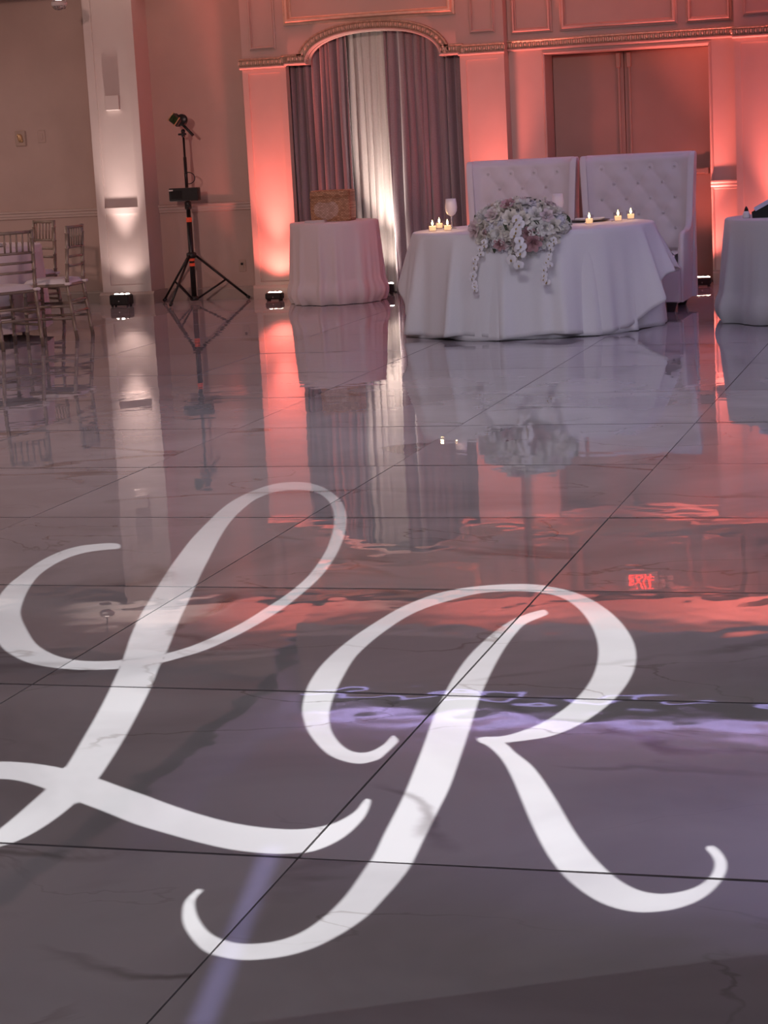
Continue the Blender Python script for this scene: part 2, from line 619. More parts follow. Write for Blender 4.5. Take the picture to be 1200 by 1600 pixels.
def plate(mb, y, flip):
    quads = [[(PX0, 0), (AX0, 0), (AX0, SPR), (PX0, SPR)], [(AX1, 0), (PX1, 0), (PX1, SPR), (AX1, SPR)],
             [(PX0, SPR), (AX0, SPR), (EX0, SPR), (EX0, ZT), (PX0, ZT)], [(EX1, SPR), (AX1, SPR), (PX1, SPR), (PX1, ZT), (EX1, ZT)]]
    for i in range(len(arch) - 1):
        quads.append([arch[i], arch[i + 1], (arch[i + 1][0], ZT), (arch[i][0], ZT)])
    for q in quads:
        v = [(x, y, z) for x, z in q]
        f = tuple(range(len(q)))
        mb.add(v, [f[::-1] if flip else f])


plate(mbp, yf, False)
plate(mbp, yb, True)
for a, b in zip(outline_in[:-1], outline_in[1:]):
    mbp.add([(a[0], yf, a[1]), (b[0], yf, b[1]), (b[0], yb, b[1]), (a[0], yb, a[1])], [(0, 3, 2, 1)])
for x in (PX0, PX1):
    mbp.add([(x, yf, 0), (x, yb, 0), (x, yb, ZT), (x, yf, ZT)], [(0, 1, 2, 3)])
mbp.box(PX1 - .06, PX1, yb, YB + .05, 0, ZT).box(PX0, PX0 + .06, yb, YB + .05, 0, ZT)
portal = struct('wall_portal', mbp, 'trim_paint')


def pilaster(parent, x0, x1, yf, ztop=2.19, stile=.058, plinth=True):
    d = .022
    m = MB().box(x0, x0 + stile, yf, yf + d, 0, ztop)
    obj('stile', m, 'trim_paint', parent)
    obj('stile', MB().box(x1 - stile, x1, yf, yf + d, 0, ztop), 'trim_paint', parent)
    obj('rail', MB().box(x0 + stile, x1 - stile, yf, yf + d, 2.15, ztop), 'trim_paint', parent)
    obj('rail', MB().box(x0 + stile, x1 - stile, yf, yf + d, .12, .165), 'trim_paint', parent)
    obj('plinth', profile_run(MB(), x0 - .018, x1 + .018, yf, [(-.1, 0), (.02, 0), (.02, .105), (.01, .125), (0, .135), (-.1, .135)]), 'trim_paint', parent)


pilaster(portal, PX0, AX0, YP)
pilaster(portal, AX1, PX1, YP)


def sweep(path, y, prof, closed_ends=True):
    """mould a profile (offset from path to its left/up, proud of y) along a path in the xz plane"""
    mb = MB()
    n = len(prof)
    nor = []
    for i in range(len(path)):
        d = Vector((0, 0))
        if i > 0:
            a = Vector(path[i]) - Vector(path[i - 1]); d += a.normalized()
        if i < len(path) - 1:
            a = Vector(path[i + 1]) - Vector(path[i]); d += a.normalized()
        d.normalize()
        nn = Vector((-d.y, d.x))
        # mitre
        if 0 < i < len(path) - 1:
            a = (Vector(path[i + 1]) - Vector(path[i])).normalized()
            k = max(.6, nn.dot(Vector((-a.y, a.x))))
            nn = nn / k
        nor.append(nn)
    v = []
    for p, nn in zip(path, nor):
        for o, pr in prof:
            v.append((p[0] + nn.x * o, y - pr, p[1] + nn.y * o))
    f = []
    for i in range(len(path) - 1):
        for k in range(n - 1):
            a = i * n + k
            f.append((a, a + n, a + n + 1, a + 1))
    f.append(tuple(range(n)))
    e = (len(path) - 1) * n
    f.append(tuple(e + k for k in range(n))[::-1])
    return mb.add(v, f)


BEAD = [(0, 0), (0, .045), (.012, .052), (.022, .045), (.026, .03), (.026, 0)]
BAND = [(.026, 0), (.026, .03), (.034, .034), (.078, .040), (.086, .048), (.098, .048), (.102, .03), (.102, 0)]


def cornice(parent, path, y):
    obj('bead_moulding', sweep(path, y, BEAD), 'trim_paint', parent)
    obj('ornament_band', sweep(path, y, BAND), 'gilt', parent)
    # egg and dart relief
    mb = MB()
    acc = 0.0
    step = .042
    for a, b in zip(path[:-1], path[1:]):
        d = Vector(b) - Vector(a)
        L_ = d.length
        if L_ < 1e-6:
            continue
        d /= L_
        nn = Vector((-d.y, d.x))
        while acc < L_:
            p = Vector(a) + d * acc + nn * .056
            mb.ball((p.x, y - .040, p.y), (.0155, .012, .019), 6, 4)
            q = Vector(a) + d * (acc + step / 2) + nn * .056
            mb.box(q.x - .003, q.x + .003, y - .048, y - .036, q.y - .018, q.y + .018)
            acc += step
        acc -= L_
    o = obj('egg_and_dart', mb, 'gilt_edge', parent)
    o['kind'] = 'stuff'


cornice(portal, [(PX0 - .012, 2.192), (AX0 + .0, 2.192), (AX0 + .012, SPR), (EX0 - .02, SPR)] + arch + [(EX1 + .02, SPR), (AX1 - .012, SPR), (AX1, 2.192), (PX1 + .012, 2.192)], YP + .0)


def frame(parent, x0, x1, z0, z1, y, wd=.04, proud=.028, matn='trim_paint', name='panel_moulding'):
    prof = [(0, 0), (0, proud * .45), (wd * .25, proud * .55), (wd * .45, proud), (wd * .7, proud), (wd * .85, proud * .4), (wd, proud * .3), (wd, 0)]
    v = []
    for dn, pr in prof:
        v += [(x0 + dn, y - pr, z0 + dn), (x1 - dn, y - pr, z0 + dn), (x1 - dn, y - pr, z1 - dn), (x0 + dn, y - pr, z1 - dn)]
    f = []
    for i in range(len(prof) - 1):
        for k in range(4):
            f.append((i * 4 + k, i * 4 + (k + 1) % 4, i * 4 + 4 + (k + 1) % 4, i * 4 + 4 + k))
    return obj(name, MB().add(v, f), matn, parent)


PY = YP + .022
frame(portal, -6.705, -6.44, 2.365, 2.93, PY, .035, .032)
frame(portal, -6.345, -4.675, 2.575, 2.945, PY, .075, .07, 'gilt_edge')
frame(portal, -4.545, -4.30, 2.385, 2.93, PY, .035, .032)

# ---- wall over and beside the double doors
DX0, DX1, DZ = -3.885, -2.375, 2.165
wd_ = MB()
wd_.box(PX1, DX0, YB, YB + .42, 0, 2.97)
wd_.box(DX1, -2.12, YB, YB + .42, 0, 2.97)
wd_.box(DX0, DX1, YB, YB + .42, DZ, 2.97)
wdoor = struct('wall_doorway', wd_, 'trim_paint')
cornice(wdoor, [(PX1, 2.21), (-2.12, 2.21)], YB)
# casing round the opening
cas = [(DX0, .125), (DX0, DZ), (DX1, DZ), (DX1, .125)]
obj('door_casing', sweep(cas, YB, [(0, 0), (0, .012), (.012, .018), (.02, .012), (.026, .006), (.026, 0)]), 'trim_paint', wdoor)
for a, b in ((PX1, DX0), (DX1, -2.12)):
    profile_run(m := MB(), a, b, YB, RAIL)
    obj('chair_rail', m, 'trim_paint', wdoor)
    profile_run(m := MB(), a, b, YB, BASE)
    obj('baseboard', m, 'base_paint', wdoor)
for a, b, wdt in ((-4.19, -3.80, .05), (-3.73, -2.645, .06), (-2.565, -2.155, .05)):
    frame(wdoor, a, b, 2.365, 2.93, YB, wdt, .05, 'trim_paint')

# ---- double doors with vertical-rod panic bars
dmid = -3.205
for n, (a, b) in enumerate(((DX0 + .004, dmid - .003), (dmid + .003, DX1 - .004)), 1):
    dr = struct('door_%d' % n, MB().box(a, b, YD, YD + .045, .012, DZ - .004, .003), 'door_paint')
    s = -1 if n == 1 else 1
    xm = dmid + s * .05
    obj('latch_rod', MB().box(xm - .011, xm + .011, YD - .022, YD, .12, DZ - .03, .004), 'door_metal', dr)
    obj('latch_case', MB().box(xm - .022, xm + .022, YD - .04, YD, DZ - .15, DZ - .012, .006), 'door_metal', dr)
    obj('latch_case', MB().box(xm - .028, xm + .028, YD - .05, YD, .96, 1.10, .006), 'door_metal', dr)
    pb = obj('push_bar', MB().box(a + .05, b - .05, YD - .075, YD - .025, 1.005, 1.055, .008), 'door_metal', dr)
    obj('bar_end', MB().box((a if n == 1 else b) + (.05 if n == 1 else -.09), (a if n == 1 else b) + (.09 if n == 1 else -.05), YD - .08, YD, 1.0, 1.06, .005), 'door_metal', pb)
wjamb = MB().box(DX0 - .3, DX1 + .3, YD + .06, YD + .12, 0, 2.4)
struct('wall_behind_doors', wjamb, 'base_paint')

# ---- right-hand pilaster
RX0, RX1 = -2.12, -1.0
wr = struct('wall_right_pilaster', MB().box(RX0, RX1, YP + .022, YB + .4, 0, ZT), 'trim_paint')
pilaster(wr, RX0, RX1, YP)
cornice(wr, [(RX0 - .012, 2.192), (RX1 + .012, 2.192)], YP)
frame(wr, -2.04, -1.1, 2.385, 2.93, PY, .035, .032)
struct('wall_right_bay', MB().box(RX1, 6.0, YB, YB + .2, 0, 3.0), 'trim_paint')

# ---- curtain alcove
al = MB().box(-6.75, -4.3, 19.75, 19.8, 0, 2.97)
al.box(-6.75, -6.7, YP + .101, 19.75, 0, 2.97).box(-4.35, -4.3, YP + .101, 19.75, 0, 2.97)
struct('wall_alcove', al, 'base_paint')

# ---- side and rear walls
struct('wall_left', MB().box(-14.2, -14, -6, 19.3, 0, 3.9), 'wall_paint')
struct('wall_right', MB().box(6.0, 6.2, -6, 19.3, 0, 3.9), 'wall_paint')
struct('wall_rear', MB().box(-14.2, 6.2, -6.2, -6, 0, 3.9), 'wall_paint')

# ---- ceiling: soffit along the back wall, fascia with lip, tray above the floor
SF = 17.80
ce = MB().box(-6.2, 6.0, -6, SF + .2, 3.80, 3.9)
ceil = struct('ceiling', ce, 'ceiling_paint')
obj('soffit', MB().box(-6.2, 6.0, SF, 19.6, 2.97, 3.05), 'ceiling_paint', ceil)
obj('soffit', MB().box(-14, -6.2, 17.1, 19.3, 3.05, 3.1), 'ceiling_paint', ceil)
obj('fascia', MB().box(-6.2, 6.0, SF, SF + .06, 3.05, 3.56), 'base_paint', ceil)
obj('fascia', MB().box(-14, -6.2, 17.1, 17.16, 3.1, 3.3), 'base_paint', ceil)
obj('cove_lip', profile_run(MB(), -6.2, 6.0, SF, [(0, 3.54), (.05, 3.55), (.14, 3.585), (.14, 3.61), (.12, 3.61), (0, 3.58)]), 'ceiling_paint', ceil)
obj('led_tape', MB().box(-6.15, 6.0, SF - .146, SF - .140, 3.584, 3.606), 'led_violet', ceil)
obj('low_ceiling', MB().box(-14, -6.2, -6, 17.16, 3.3, 3.4), 'base_paint', ceil)
obj('tray_side', MB().box(-6.26, -6.2, -6, SF, 3.3, 3.85), 'base_paint', ceil)
for hx_, hy_, hz_, _w in FILL_LAMPS:
    mm = MB()
    pr = [(.25, 0), (.25, -.012), (.29, -.014), (.30, 0)]
    nn = 24
    vv = [((r) * math.cos(2 * PI * k / nn) + hx_, r * math.sin(2 * PI * k / nn) + hy_, hz_ + .02 + z) for r, z in pr for k in range(nn)]
    ff = [(i * nn + k, i * nn + nn + k, i * nn + nn + (k + 1) % nn, i * nn + (k + 1) % nn) for i in range(3) for k in range(nn)]
    obj('fill_lamp_ring', mm.add(vv, ff), 'plastic_white', ceil)  # ring trim round each added fill lamp

# ================================================================= things
# ---- curtains in the arch
def curtain(name, label, x0, x1, y, z0, z1, folds, amp, matn, seed, lean=0.0):
    r = random.Random(seed)
    n = folds * 14
    # irregular fold phase
    knots = [0.0]
    for i in range(folds):
        knots.append(knots[-1] + r.uniform(.45, 1.7))
    tot = knots[-1]
    amps = [r.uniform(.35, 1.25) for _ in range(folds + 1)]
    drift = [r.uniform(-.035, .035) for _ in range(folds + 1)]

    def fn(u, v):
        p = u * tot
        i = 0
        while i < folds - 1 and knots[i + 1] < p:
            i += 1
        fr = (p - knots[i]) / (knots[i + 1] - knots[i])
        a = amps[i] * (1 - fr) + amps[i + 1] * fr
        d = drift[i] * (1 - fr) + drift[i + 1] * fr
        ph = 2 * PI * (fr)
        prof = -math.cos(ph)
        prof = math.copysign(abs(prof) ** .75, prof)
        zz = z0 + (z1 - z0) * v
        k = .55 + .45 * (1 - v)
        x = x0 + (x1 - x0) * u + .016 * math.sin(ph) * k + d * (1 - v) + lean * (1 - v) * u
        yy = y + amp * a * prof * k * .5 + .008 * math.sin(3 * zz + i * 1.7)
        return (x, yy, zz)
    mb = MB().grid(fn, n, 26)
    o = obj(name, mb, matn, None, True)
    md = o.modifiers.new('thickness', 'SOLIDIFY')
    md.thickness = .004
    return o


c = curtain('curtain', 'dusty mauve velvet curtain hanging behind the basket table, left side of arch', -6.42, -5.80, 19.11, .01, 2.62, 9, .085, 'curtain_mauve', 3)
tag(c, c.name and 'dusty mauve velvet curtain hanging behind the basket table, left half of arch', 'curtain', 'velvet curtains in the arch')
c = curtain('curtain', '', -5.43, -4.56, 19.11, .01, 2.62, 11, .085, 'curtain_mauve', 8, lean=.0)
tag(c, 'dusty mauve velvet curtain beside the red-lit pilaster, right half of arch', 'curtain', 'velvet curtains in the arch')
c = curtain('sheer_curtain', '', -5.88, -5.36, 19.28, .01, 2.62, 8, .06, 'curtain_white', 5)
tag(c, 'white draped fabric panel glowing between the two mauve curtains', 'curtain')


# ---- draped tables
def drape(R, zt, hem, flare, pleats, amp, seed, bubble=0.0, nth=240, ymax=None, rsc=None):
    r = random.Random(seed)
    comps = [(pleats, 1.0, r.uniform(0, 6.28)), (pleats * 1.7, .5, r.uniform(0, 6.28)), (pleats * .55, .6, r.uniform(0, 6.28)), (pleats * 2.9, .22, r.uniform(0, 6.28))]
    comps = [(int(round(a)), b, p) for a, b, p in comps]

    def pl(t):
        s = sum(b * math.sin(a * t + p + .6 * math.sin(2 * t + p)) for a, b, p in comps)
        s /= 1.6
        return (math.exp(1.1 * s) - 1) * .75
    rings = []
    for rr in (0.001, .4, .8, .97):
        rings.append([(R * rr * math.cos(t), R * rr * math.sin(t), zt) for t in [2 * PI * k / nth for k in range(nth)]])
    rings.append([(R * math.cos(t), R * math.sin(t), zt - .002) for t in [2 * PI * k / nth for k in range(nth)]])
    rings.append([((R + .008) * math.cos(t), (R + .008) * math.sin(t), zt - .010) for t in [2 * PI * k / nth for k in range(nth)]])
    ns = 22
    for j in range(1, ns + 1):
        s = j / ns
        ring = []
        for k in range(nth):
            t = 2 * PI * k / nth
            h, fl = hem(t) if callable(hem) else (hem, flare)
            p = pl(t)
            rad = R + .008 + fl * s ** .9 + amp * (s ** .85) * p
            z = zt - .010 - (zt - .010 - h) * s
            if bubble > 0 and s > .72:
                q = (s - .72) / .28
                bl = bubble * (1 + .35 * math.sin(pleats * .8 * t + 1.3))
                rad += bl * (math.sin(q * PI * .62) * .55 - q * q * .75)
                z = max(z, h)
            if rsc:
                rad = rsc(t, rad, s)
            x, y = rad * math.cos(t), rad * math.sin(t)
            if ymax is not None and y > ymax:
                y = ymax
            ring.append((x, y, z))
        rings.append(ring)
    mb = MB()
    for rg in rings:
        mb.v += rg
    for i in range(len(rings) - 1):
        for k in range(nth):
            a = i * nth
            mb.f.append((a + k, a + nth + k, a + nth + (k + 1) % nth, a + (k + 1) % nth))
    mb.f.append(tuple(range(nth)))
    return mb


def table_frame(root, R, zt):
    obj('table_top', MB().lathe([(R - .02, zt - .03), (R - .012, zt - .026), (R - .012, zt - .008), (R - .02, zt - .004)], 48), 'table_wood', root)
    for k in range(4):
        a = PI / 4 + k * PI / 2
        q = R * .62
        obj('leg', MB().tube([(q * math.cos(a), q * math.sin(a), 0.0), (q * math.cos(a), q * math.sin(a), zt - .03)], .016, 8), 'grey_metal', root)


# head table
T = (-3.25, 15.30)
TR = .905
head = thing('round_table', 'large round head table in a white floor-length cloth before the tufted settees', 'table', (T[0], T[1], 0))
table_frame(head, TR, .755)


def angf(t):
    a = (t + PI / 2 + PI) % (2 * PI) - PI   # 0 at the side facing the room
    return a


def hem_over(t):
    a = abs(angf(t))
    k = min(1, max(0, (a - .95) / .55))
    k = k * k * (3 - 2 * k)
    k2 = min(1, max(0, (a - 1.95) / .5))
    return (.028 + .012 * math.sin(9 * t) + .37 * k - .30 * k2,   .075 + .045 * k - .08 * k2)


def hem_under(t):
    a = abs(angf(t))
    k2 = min(1, max(0, (a - 1.95) / .5))
    return (.004 + .003 * math.sin(11 * t), .062 + .03 * math.sin(7 * t + 1) - .05 * k2)


ov = obj('tablecloth', drape(TR, .762, hem_over, 0, 15, .052, 21, nth=360, ymax=.93), 'cloth_white', head, True, label='white overlay cloth falling in soft folds')
un = obj('underlay_cloth', drape(TR - .012, .757, hem_under, 0, 17, .024, 33, nth=300, ymax=.915), 'cloth_white', head, True)
for o_ in (ov, un):
    md = o_.modifiers.new('thickness', 'SOLIDIFY'); md.thickness = .003

# basket table
ct = thing('round_table', 'small round table in a blush floor-length cloth carrying the wicker box', 'table', (-5.765, 18.30, 0))
table_frame(ct, .405, .742)
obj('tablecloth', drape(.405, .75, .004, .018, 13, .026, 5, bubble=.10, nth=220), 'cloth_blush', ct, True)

# right-hand table, cut by the edge of the picture
rtb = thing('round_table', 'round table in a grey-white cloth cut off at the right edge', 'table', (-1.08, 15.62, 0))
table_frame(rtb, .755, .748)
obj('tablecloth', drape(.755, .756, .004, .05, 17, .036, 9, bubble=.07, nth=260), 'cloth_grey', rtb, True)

# guest table at the far left
lt = thing('round_table', 'round guest table in a pink cloth behind the champagne chairs', 'table', (-8.33, 15.66, 0))
table_frame(lt, .755, .748)
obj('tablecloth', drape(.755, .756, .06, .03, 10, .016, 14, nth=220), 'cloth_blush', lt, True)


# ---- tufted settees
def settee(name, label, x0, x1):
    w_ = x1 - x0
    y0, y1 = 16.24, 17.0
    cx = (x0 + x1) / 2
    root = thing(name, label, 'settee', (cx, y0, 0), 0, 'tufted settees behind the head table')
    h = w_ / 2
    obj('seat_base', MB().box(-h + .06, h - .06, .02, .74, .07, .36, .015), 'upholstery', root)
    obj('seat_cushion', MB().box(-h + .10, h - .10, 0, .60, .36, .48, .03), 'upholstery', root, True)
    for sx in (-1, 1):
        for yy in (.06, .68):
            obj('leg', MB().add([(sx * (h - .14) + a * .03, yy + b * .03, 0) for a, b in ((-1, -1), (1, -1), (1, 1), (-1, 1))] +
                                [(sx * (h - .13) + a * .042, yy + b * .042, .075) for a, b in ((-1, -1), (1, -1), (1, 1), (-1, 1))],
                                [(0, 3, 2, 1), (4, 5, 6, 7), (0, 1, 5, 4), (1, 2, 6, 5), (2, 3, 7, 6), (3, 0, 4, 7)]), 'dark_wood', root)
    # buttons in a diamond lattice
    bt = []
    rows = [(1.135, 0), (1.01, 1), (.885, 0), (.76, 1), (.635, 0)]
    sp = (w_ - .34) / 3
    for z, odd in rows:
        for k in range(4 if not odd else 3):
            bt.append((-h + .17 + sp * (k + (.5 if odd else 0)), z))
    # quilted back
    def depth(x, z):
        d = 0.0
        for bx, bz in bt:
            r2 = ((x - bx) / .05) ** 2 + ((z - bz) / .05) ** 2
            if r2 < 12:
                d = max(d, math.exp(-r2 * .9))
        # creases between neighbouring buttons
        c = 0.0
        for bx, bz in bt:
            for dx in (-sp / 2, sp / 2):
                ex, ez = bx + dx, bz - .125
                if abs(ex) > h - .12 or ez < .62:
                    continue
                vx, vz = ex - bx, ez - bz
                t_ = max(0, min(1, ((x - bx) * vx + (z - bz) * vz) / (vx * vx + vz * vz)))
                dd = math.hypot(x - bx - vx * t_, z - bz - vz * t_)
                c = max(c, math.exp(-(dd / .013) ** 2))
        return .020 * d + .0055 * c
    NX, NZ = 76, 64
    zb, zt = .44, 1.23

    def fn(u, v):
        x = (-h + .03) + (w_ - .06) * u
        z = zb + (zt - zb) * v
        e = max(0, (abs(x) - (h - .12)) / .09)
        y = .60 + .05 * v - .05 * min(1, e) ** 1.5
        tz = max(0, (v - .95) / .05)
        y += .035 * tz * tz
        z -= .008 * tz * tz * 0
        return (x, y + depth(x, z), z)
    bm = MB().grid(fn, NX, NZ)
    obj('backrest', bm, 'upholstery', root, True)
    # solid back shell with soft top edge
    sh = MB()
    pts = [(.0, .36), (.0, 1.20), (.012, 1.232), (.04, 1.248), (.075, 1.248), (.10, 1.232), (.112, 1.20), (.112, .07), (.0, .07)]
    xs = [-h + .02, -h + .045, h - .045, h - .02]
    n = len(pts)
    for i, xx in enumerate(xs):
        k = .012 if i in (0, 3) else 0
        for a, z in pts:
            sh.v.append((xx, .66 + a, min(z, 1.248 - k)))
    for i in range(3):
        for k in range(n):
            q = i * n
            sh.f.append((q + k, q + n + k, q + n + (k + 1) % n, q + (k + 1) % n))
    sh.f.append(tuple(range(n))[::-1]); sh.f.append(tuple(3 * n + k for k in range(n)))
    auto_smooth(obj('back_shell', sh, 'upholstery', root), 50)
    # wings and arms, tapering inwards towards the floor
    for sx in (-1, 1):
        def sect(z):
            k = (1.24 - z) / 1.24
            return h - .055 * k
        wm = MB()
        outl = [(.10, .07), (.10, .56), (.12, .605), (.16, .625), (.38, .635), (.50, .66), (.55, .74), (.585, 1.14), (.60, 1.21), (.63, 1.245), (.74, 1.245), (.77, 1.22), (.77, .07)]
        th = .05
        n = len(outl)
        for lay in (0, .012, th - .012, th):
            sc = .010 if lay in (0, th) else 0
            for yy, zz in outl:
                yq = yy + (sc if yy < .4 else (-sc if yy > .7 else 0))
                zq = zz - (sc if zz > .5 else 0)
                wm.v.append((sx * (sect(zz) - lay), yq, zq))
        for i in range(3):
            for k in range(n):
                q = i * n
                f = (q + k, q + n + k, q + n + (k + 1) % n, q + (k + 1) % n)
                wm.f.append(f if sx > 0 else f[::-1])
        a_, b_ = tuple(range(n)), tuple(3 * n + k for k in range(n))
        wm.f.append(a_ if sx > 0 else a_[::-1]); wm.f.append(b_[::-1] if sx > 0 else b_)
        auto_smooth(obj('wing', wm, 'upholstery', root), 50)
    bme = MB().ball((0, 0, 0), (.013, .008, .013), 8, 5).mesh('button', 'button', True)
    for bx, bz in bt:
        v = (bz - zb) / (zt - zb)
        link('button', bme, root, (bx,   .60 + .05 * v + .015, bz))
    return root


settee('tufted_settee', 'white tufted high-back settee behind the flowers, near the curtain', -4.125, -3.195)
settee('tufted_settee', 'white tufted high-back settee in front of the double doors', -3.165, -2.225)


# ---- chiavari chairs
def chiavari():
    root = thing('chiavari_chair', '', 'chair', (0, 0, 0), 0, 'champagne chairs round the pink guest table')
    W2, D2 = .185, .185

    def ringed(mb, pts, r, n=8):
        # turned bamboo rings along a straight or bent post
        P_ = [Vector(p) for p in pts]
        out, rs = [], []
        for a, b in zip(P_[:-1], P_[1:]):
            L_ = (b - a).length
            k = max(1, int(L_ / .11))
            for i in range(k):
                for f, s in ((0.0, 1.0), (.44, .93), (.48, 1.22), (.52, 1.22), (.56, .93)):
                    out.append(a + (b - a) * ((i + f) / k)); rs.append(r * s)
        out.append(P_[-1]); rs.append(r)
        return mb.tube(out, rs, n)
    for s in (-1, 1):
        obj('leg', ringed(MB(), [(s * W2, D2, 0), (s * W2 * .97, D2 - .005, .43)], .0165), 'chair_paint', root, True)
        obj('back_post', ringed(MB(), [(s * (W2 - .005), -D2 - .055, 0), (s * (W2 - .005), -D2 - .005, .43), (s * (W2 - .015), -D2 - .035, .915)], .0165), 'chair_paint', root, True)
        obj('stretcher', MB().tube([(s * W2, D2, .17), (s * W2, -D2 - .03, .17)], .011, 8), 'chair_paint', root, True)
        obj('stretcher', MB().tube([(s * W2, D2, .27), (s * W2, -D2 - .02, .27)], .011, 8), 'chair_paint', root, True)
    for yy, zz in ((D2, .22), (-D2 - .03, .22), (D2, .30), (-D2 - .02, .31)):
        obj('stretcher', MB().tube([(-W2, yy, zz), (W2, yy, zz)], .011, 8), 'chair_paint', root, True)
    obj('seat', MB().box(-.205, .205, -.20, .205, .425, .45, .008), 'chair_paint', root)

    def cush(u, v):
        x, y = -1 + 2 * u, -1 + 2 * v
        e = (1 - abs(x) ** 6) * (1 - abs(y) ** 6)
        return (x * .195, y * .192 + .002, .452 + .042 * max(0, e) ** .35)
    cu = obj('cushion', MB().grid(cush, 16, 16).box(-.194, .194, -.189, .193, .448, .455), 'cushion', root, True)
    for s in (-1, 1):
        obj('tie', MB().box(s * .185 - .026, s * .185 + .026, -.225, -.175, .44, .462, .006), 'cushion', cu)

    def yb_(z):
        return -D2 - .005 - .03 * (z - .43) / .485
    for zz, rr in ((.90, .0125), (.74, .0105), (.665, .0105), (.59, .0105)):
        obj('back_rail', MB().tube([(-W2 + .01, yb_(zz), zz), (0, yb_(zz) - .008, zz), (W2 - .01, yb_(zz), zz)], rr, 8), 'chair_paint', root, True)
    for k in range(6):
        x = -.135 + .054 * k
        ringed(m_ := MB(), [(x, yb_(.74) - .005, .74), (x, yb_(.9) - .006, .905)], .008, 6)
        obj('spindle', m_, 'chair_paint', root, True)
    return root


ch = chiavari()


def face(d):  # rotation that turns local +y to direction d
    return math.atan2(-d[0], d[1])


ch.location = (-7.40, 14.72, 0)
ch.rotation_euler = (0, 0, face((-.84, .54)))
ch['label'] = 'nearest champagne ladder-back chair, at the left edge, its back to the camera'
dup(ch, (-7.30, 15.44, 0), face((-1, -.06)), 'champagne chair seen from the side, closest to the lit pillar')
dup(ch, (-8.17, 16.74, 0), face((-.55, -.83)), 'champagne chair farthest back, facing the room behind the side-on chair')

# place setting on the guest table
t = thing('place_setting', 'white plate with folded napkin on the pink guest table', 'plate', (-7.86, 15.50, .756))
obj('plate', MB().lathe([(.02, .002), (.09, .003), (.125, .016), (.127, .019), (.088, .008), (.02, .006)], 32), 'porcelain', t, True)
obj('napkin', MB().box(-.05, .05, -.09, .09, .016, .036, .008), 'cloth_white', t)
t = thing('glass_vase', 'small dark votive standing on the pink guest table', 'votive', (-7.98, 15.30, .756))
obj('cup', MB().lathe([(.028, 0), (.034, .01), (.036, .07), (.031, .07), (.028, .012)], 20), 'dark_charger', t, True)
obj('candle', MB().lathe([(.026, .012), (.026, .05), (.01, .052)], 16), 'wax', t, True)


# ---- light stand with box and camera
st = thing('light_stand', 'black tripod stand with orange tape against the beige wall', 'tripod', (-7.365, 18.72, 0))
obj('pole', MB().tube([(0, 0, .03), (0, 0, .80), (0, 0, .801), (0, 0, 1.02)], [.026, .026, .021, .021], 14), 'black_metal', st, True)
obj('upper_pole', MB().tube([(0, 0, 1.0), (0, 0, 1.40), (0, 0, 1.401), (0, 0, 1.60)], [.016, .016, .011, .011], 12), 'black_metal', st, True)
for za, zb_ in ((.355, .385), (.405, .435), (.78, .825)):
    obj('tape_band', MB().lathe([(.0275, za), (.0275, zb_)], 16), 'orange_tape', st)
obj('collar', MB().lathe([(.03, .43), (.048, .44), (.048, .48), (.03, .49)], 18), 'black_plastic', st, True)
obj('lower_hub', MB().lathe([(.03, .02), (.045, .03), (.045, .055), (.03, .065)], 18), 'black_plastic', st, True)
obj('pole_clamp', MB().lathe([(.026, .90), (.033, .91), (.033, .97), (.026, .98)], 14).tube([(0, -.03, .94), (.045, -.055, .93)], .008, 8), 'black_plastic', st, True)
for fx, fy in ((-.395, .18), (.485, .24), (-.075, -.45)):
    d = Vector((fx, fy, 0)).normalized()
    a = Vector((d.x * .04, d.y * .04, .455))
    b = Vector((fx, fy, .012))
    lg = obj('leg', MB().tube([a, b], .0115, 10), 'black_metal', st, True)
    obj('foot', MB().tube([b + Vector((-d.x * .03, -d.y * .03, .022)), b + Vector((0, 0, .004))], .016, 10), 'black_plastic', lg, True)
    mid = a.lerp(b, .56)
    obj('brace', MB().tube([Vector((d.x * .04, d.y * .04, .042)), mid], .0095, 8), 'black_metal', st, True)

pb = thing('receiver_box', 'black box with carry strap clamped halfway up the tripod stand', 'box', (-7.365, 18.72, .985))
obj('body', MB().box(-.155, .150, -.095, -.03, 0, .125, .008), 'black_plastic', pb)
obj('front_panel', MB().box(-.135, -.02, -.099, -.094, .02, .105, .003), 'black_metal', pb)
obj('status_light', MB().box(-.15, -.108, -.100, -.094, .098, .112, .002), 'plastic_white', pb)
cb = []
for k in range(15):
    a_ = -PI * .55 + PI * 1.25 * k / 14
    cb.append((.035 + .065 * math.cos(a_) * 1.0, -.03, .215 + .055 * math.sin(a_)))
obj('cable', MB().tube([(.008, -.02, .13)] + cb + [(.0, -.018, .27)], .0045, 6), 'black_plastic', pb, True)

cm = thing('camera_head', 'small video camera tilted on top of the tripod stand', 'camera', (-7.365, 18.72, 1.60))
rotm = (math.radians(0), math.radians(-52), 0)
obj('swivel', MB().tube([(0, 0, -.01), (0, 0, .04)], .018, 12).ball((0, 0, .045), .022, 10, 6).tube([(-.05, 0, .018), (.03, 0, .018)], .010, 8), 'black_metal', cm, True)
obj('grip', MB().tube([(.105, -.01, .0), (.0, -.01, .115)], [.014, .013], 10), 'black_plastic', cm, True)
bd = obj('body', MB().box(-.055, .055, -.05, .035, -.045, .045, .01), 'black_plastic', cm, loc=(-.052, -.01, .155), rot=(0, math.radians(40), 0))
obj('lens_ring', MB().lathe([(.048, -.02), (.056, -.012), (.056, .012), (.048, .02)], 18, M=Matrix.Rotation(PI / 2, 3, 'X')), 'black_metal', bd, True, loc=(.045, -.01, .035))
obj('screen', MB().box(-.045, .02, -.054, -.049, -.036, .036, .002), 'screen_dark', bd)
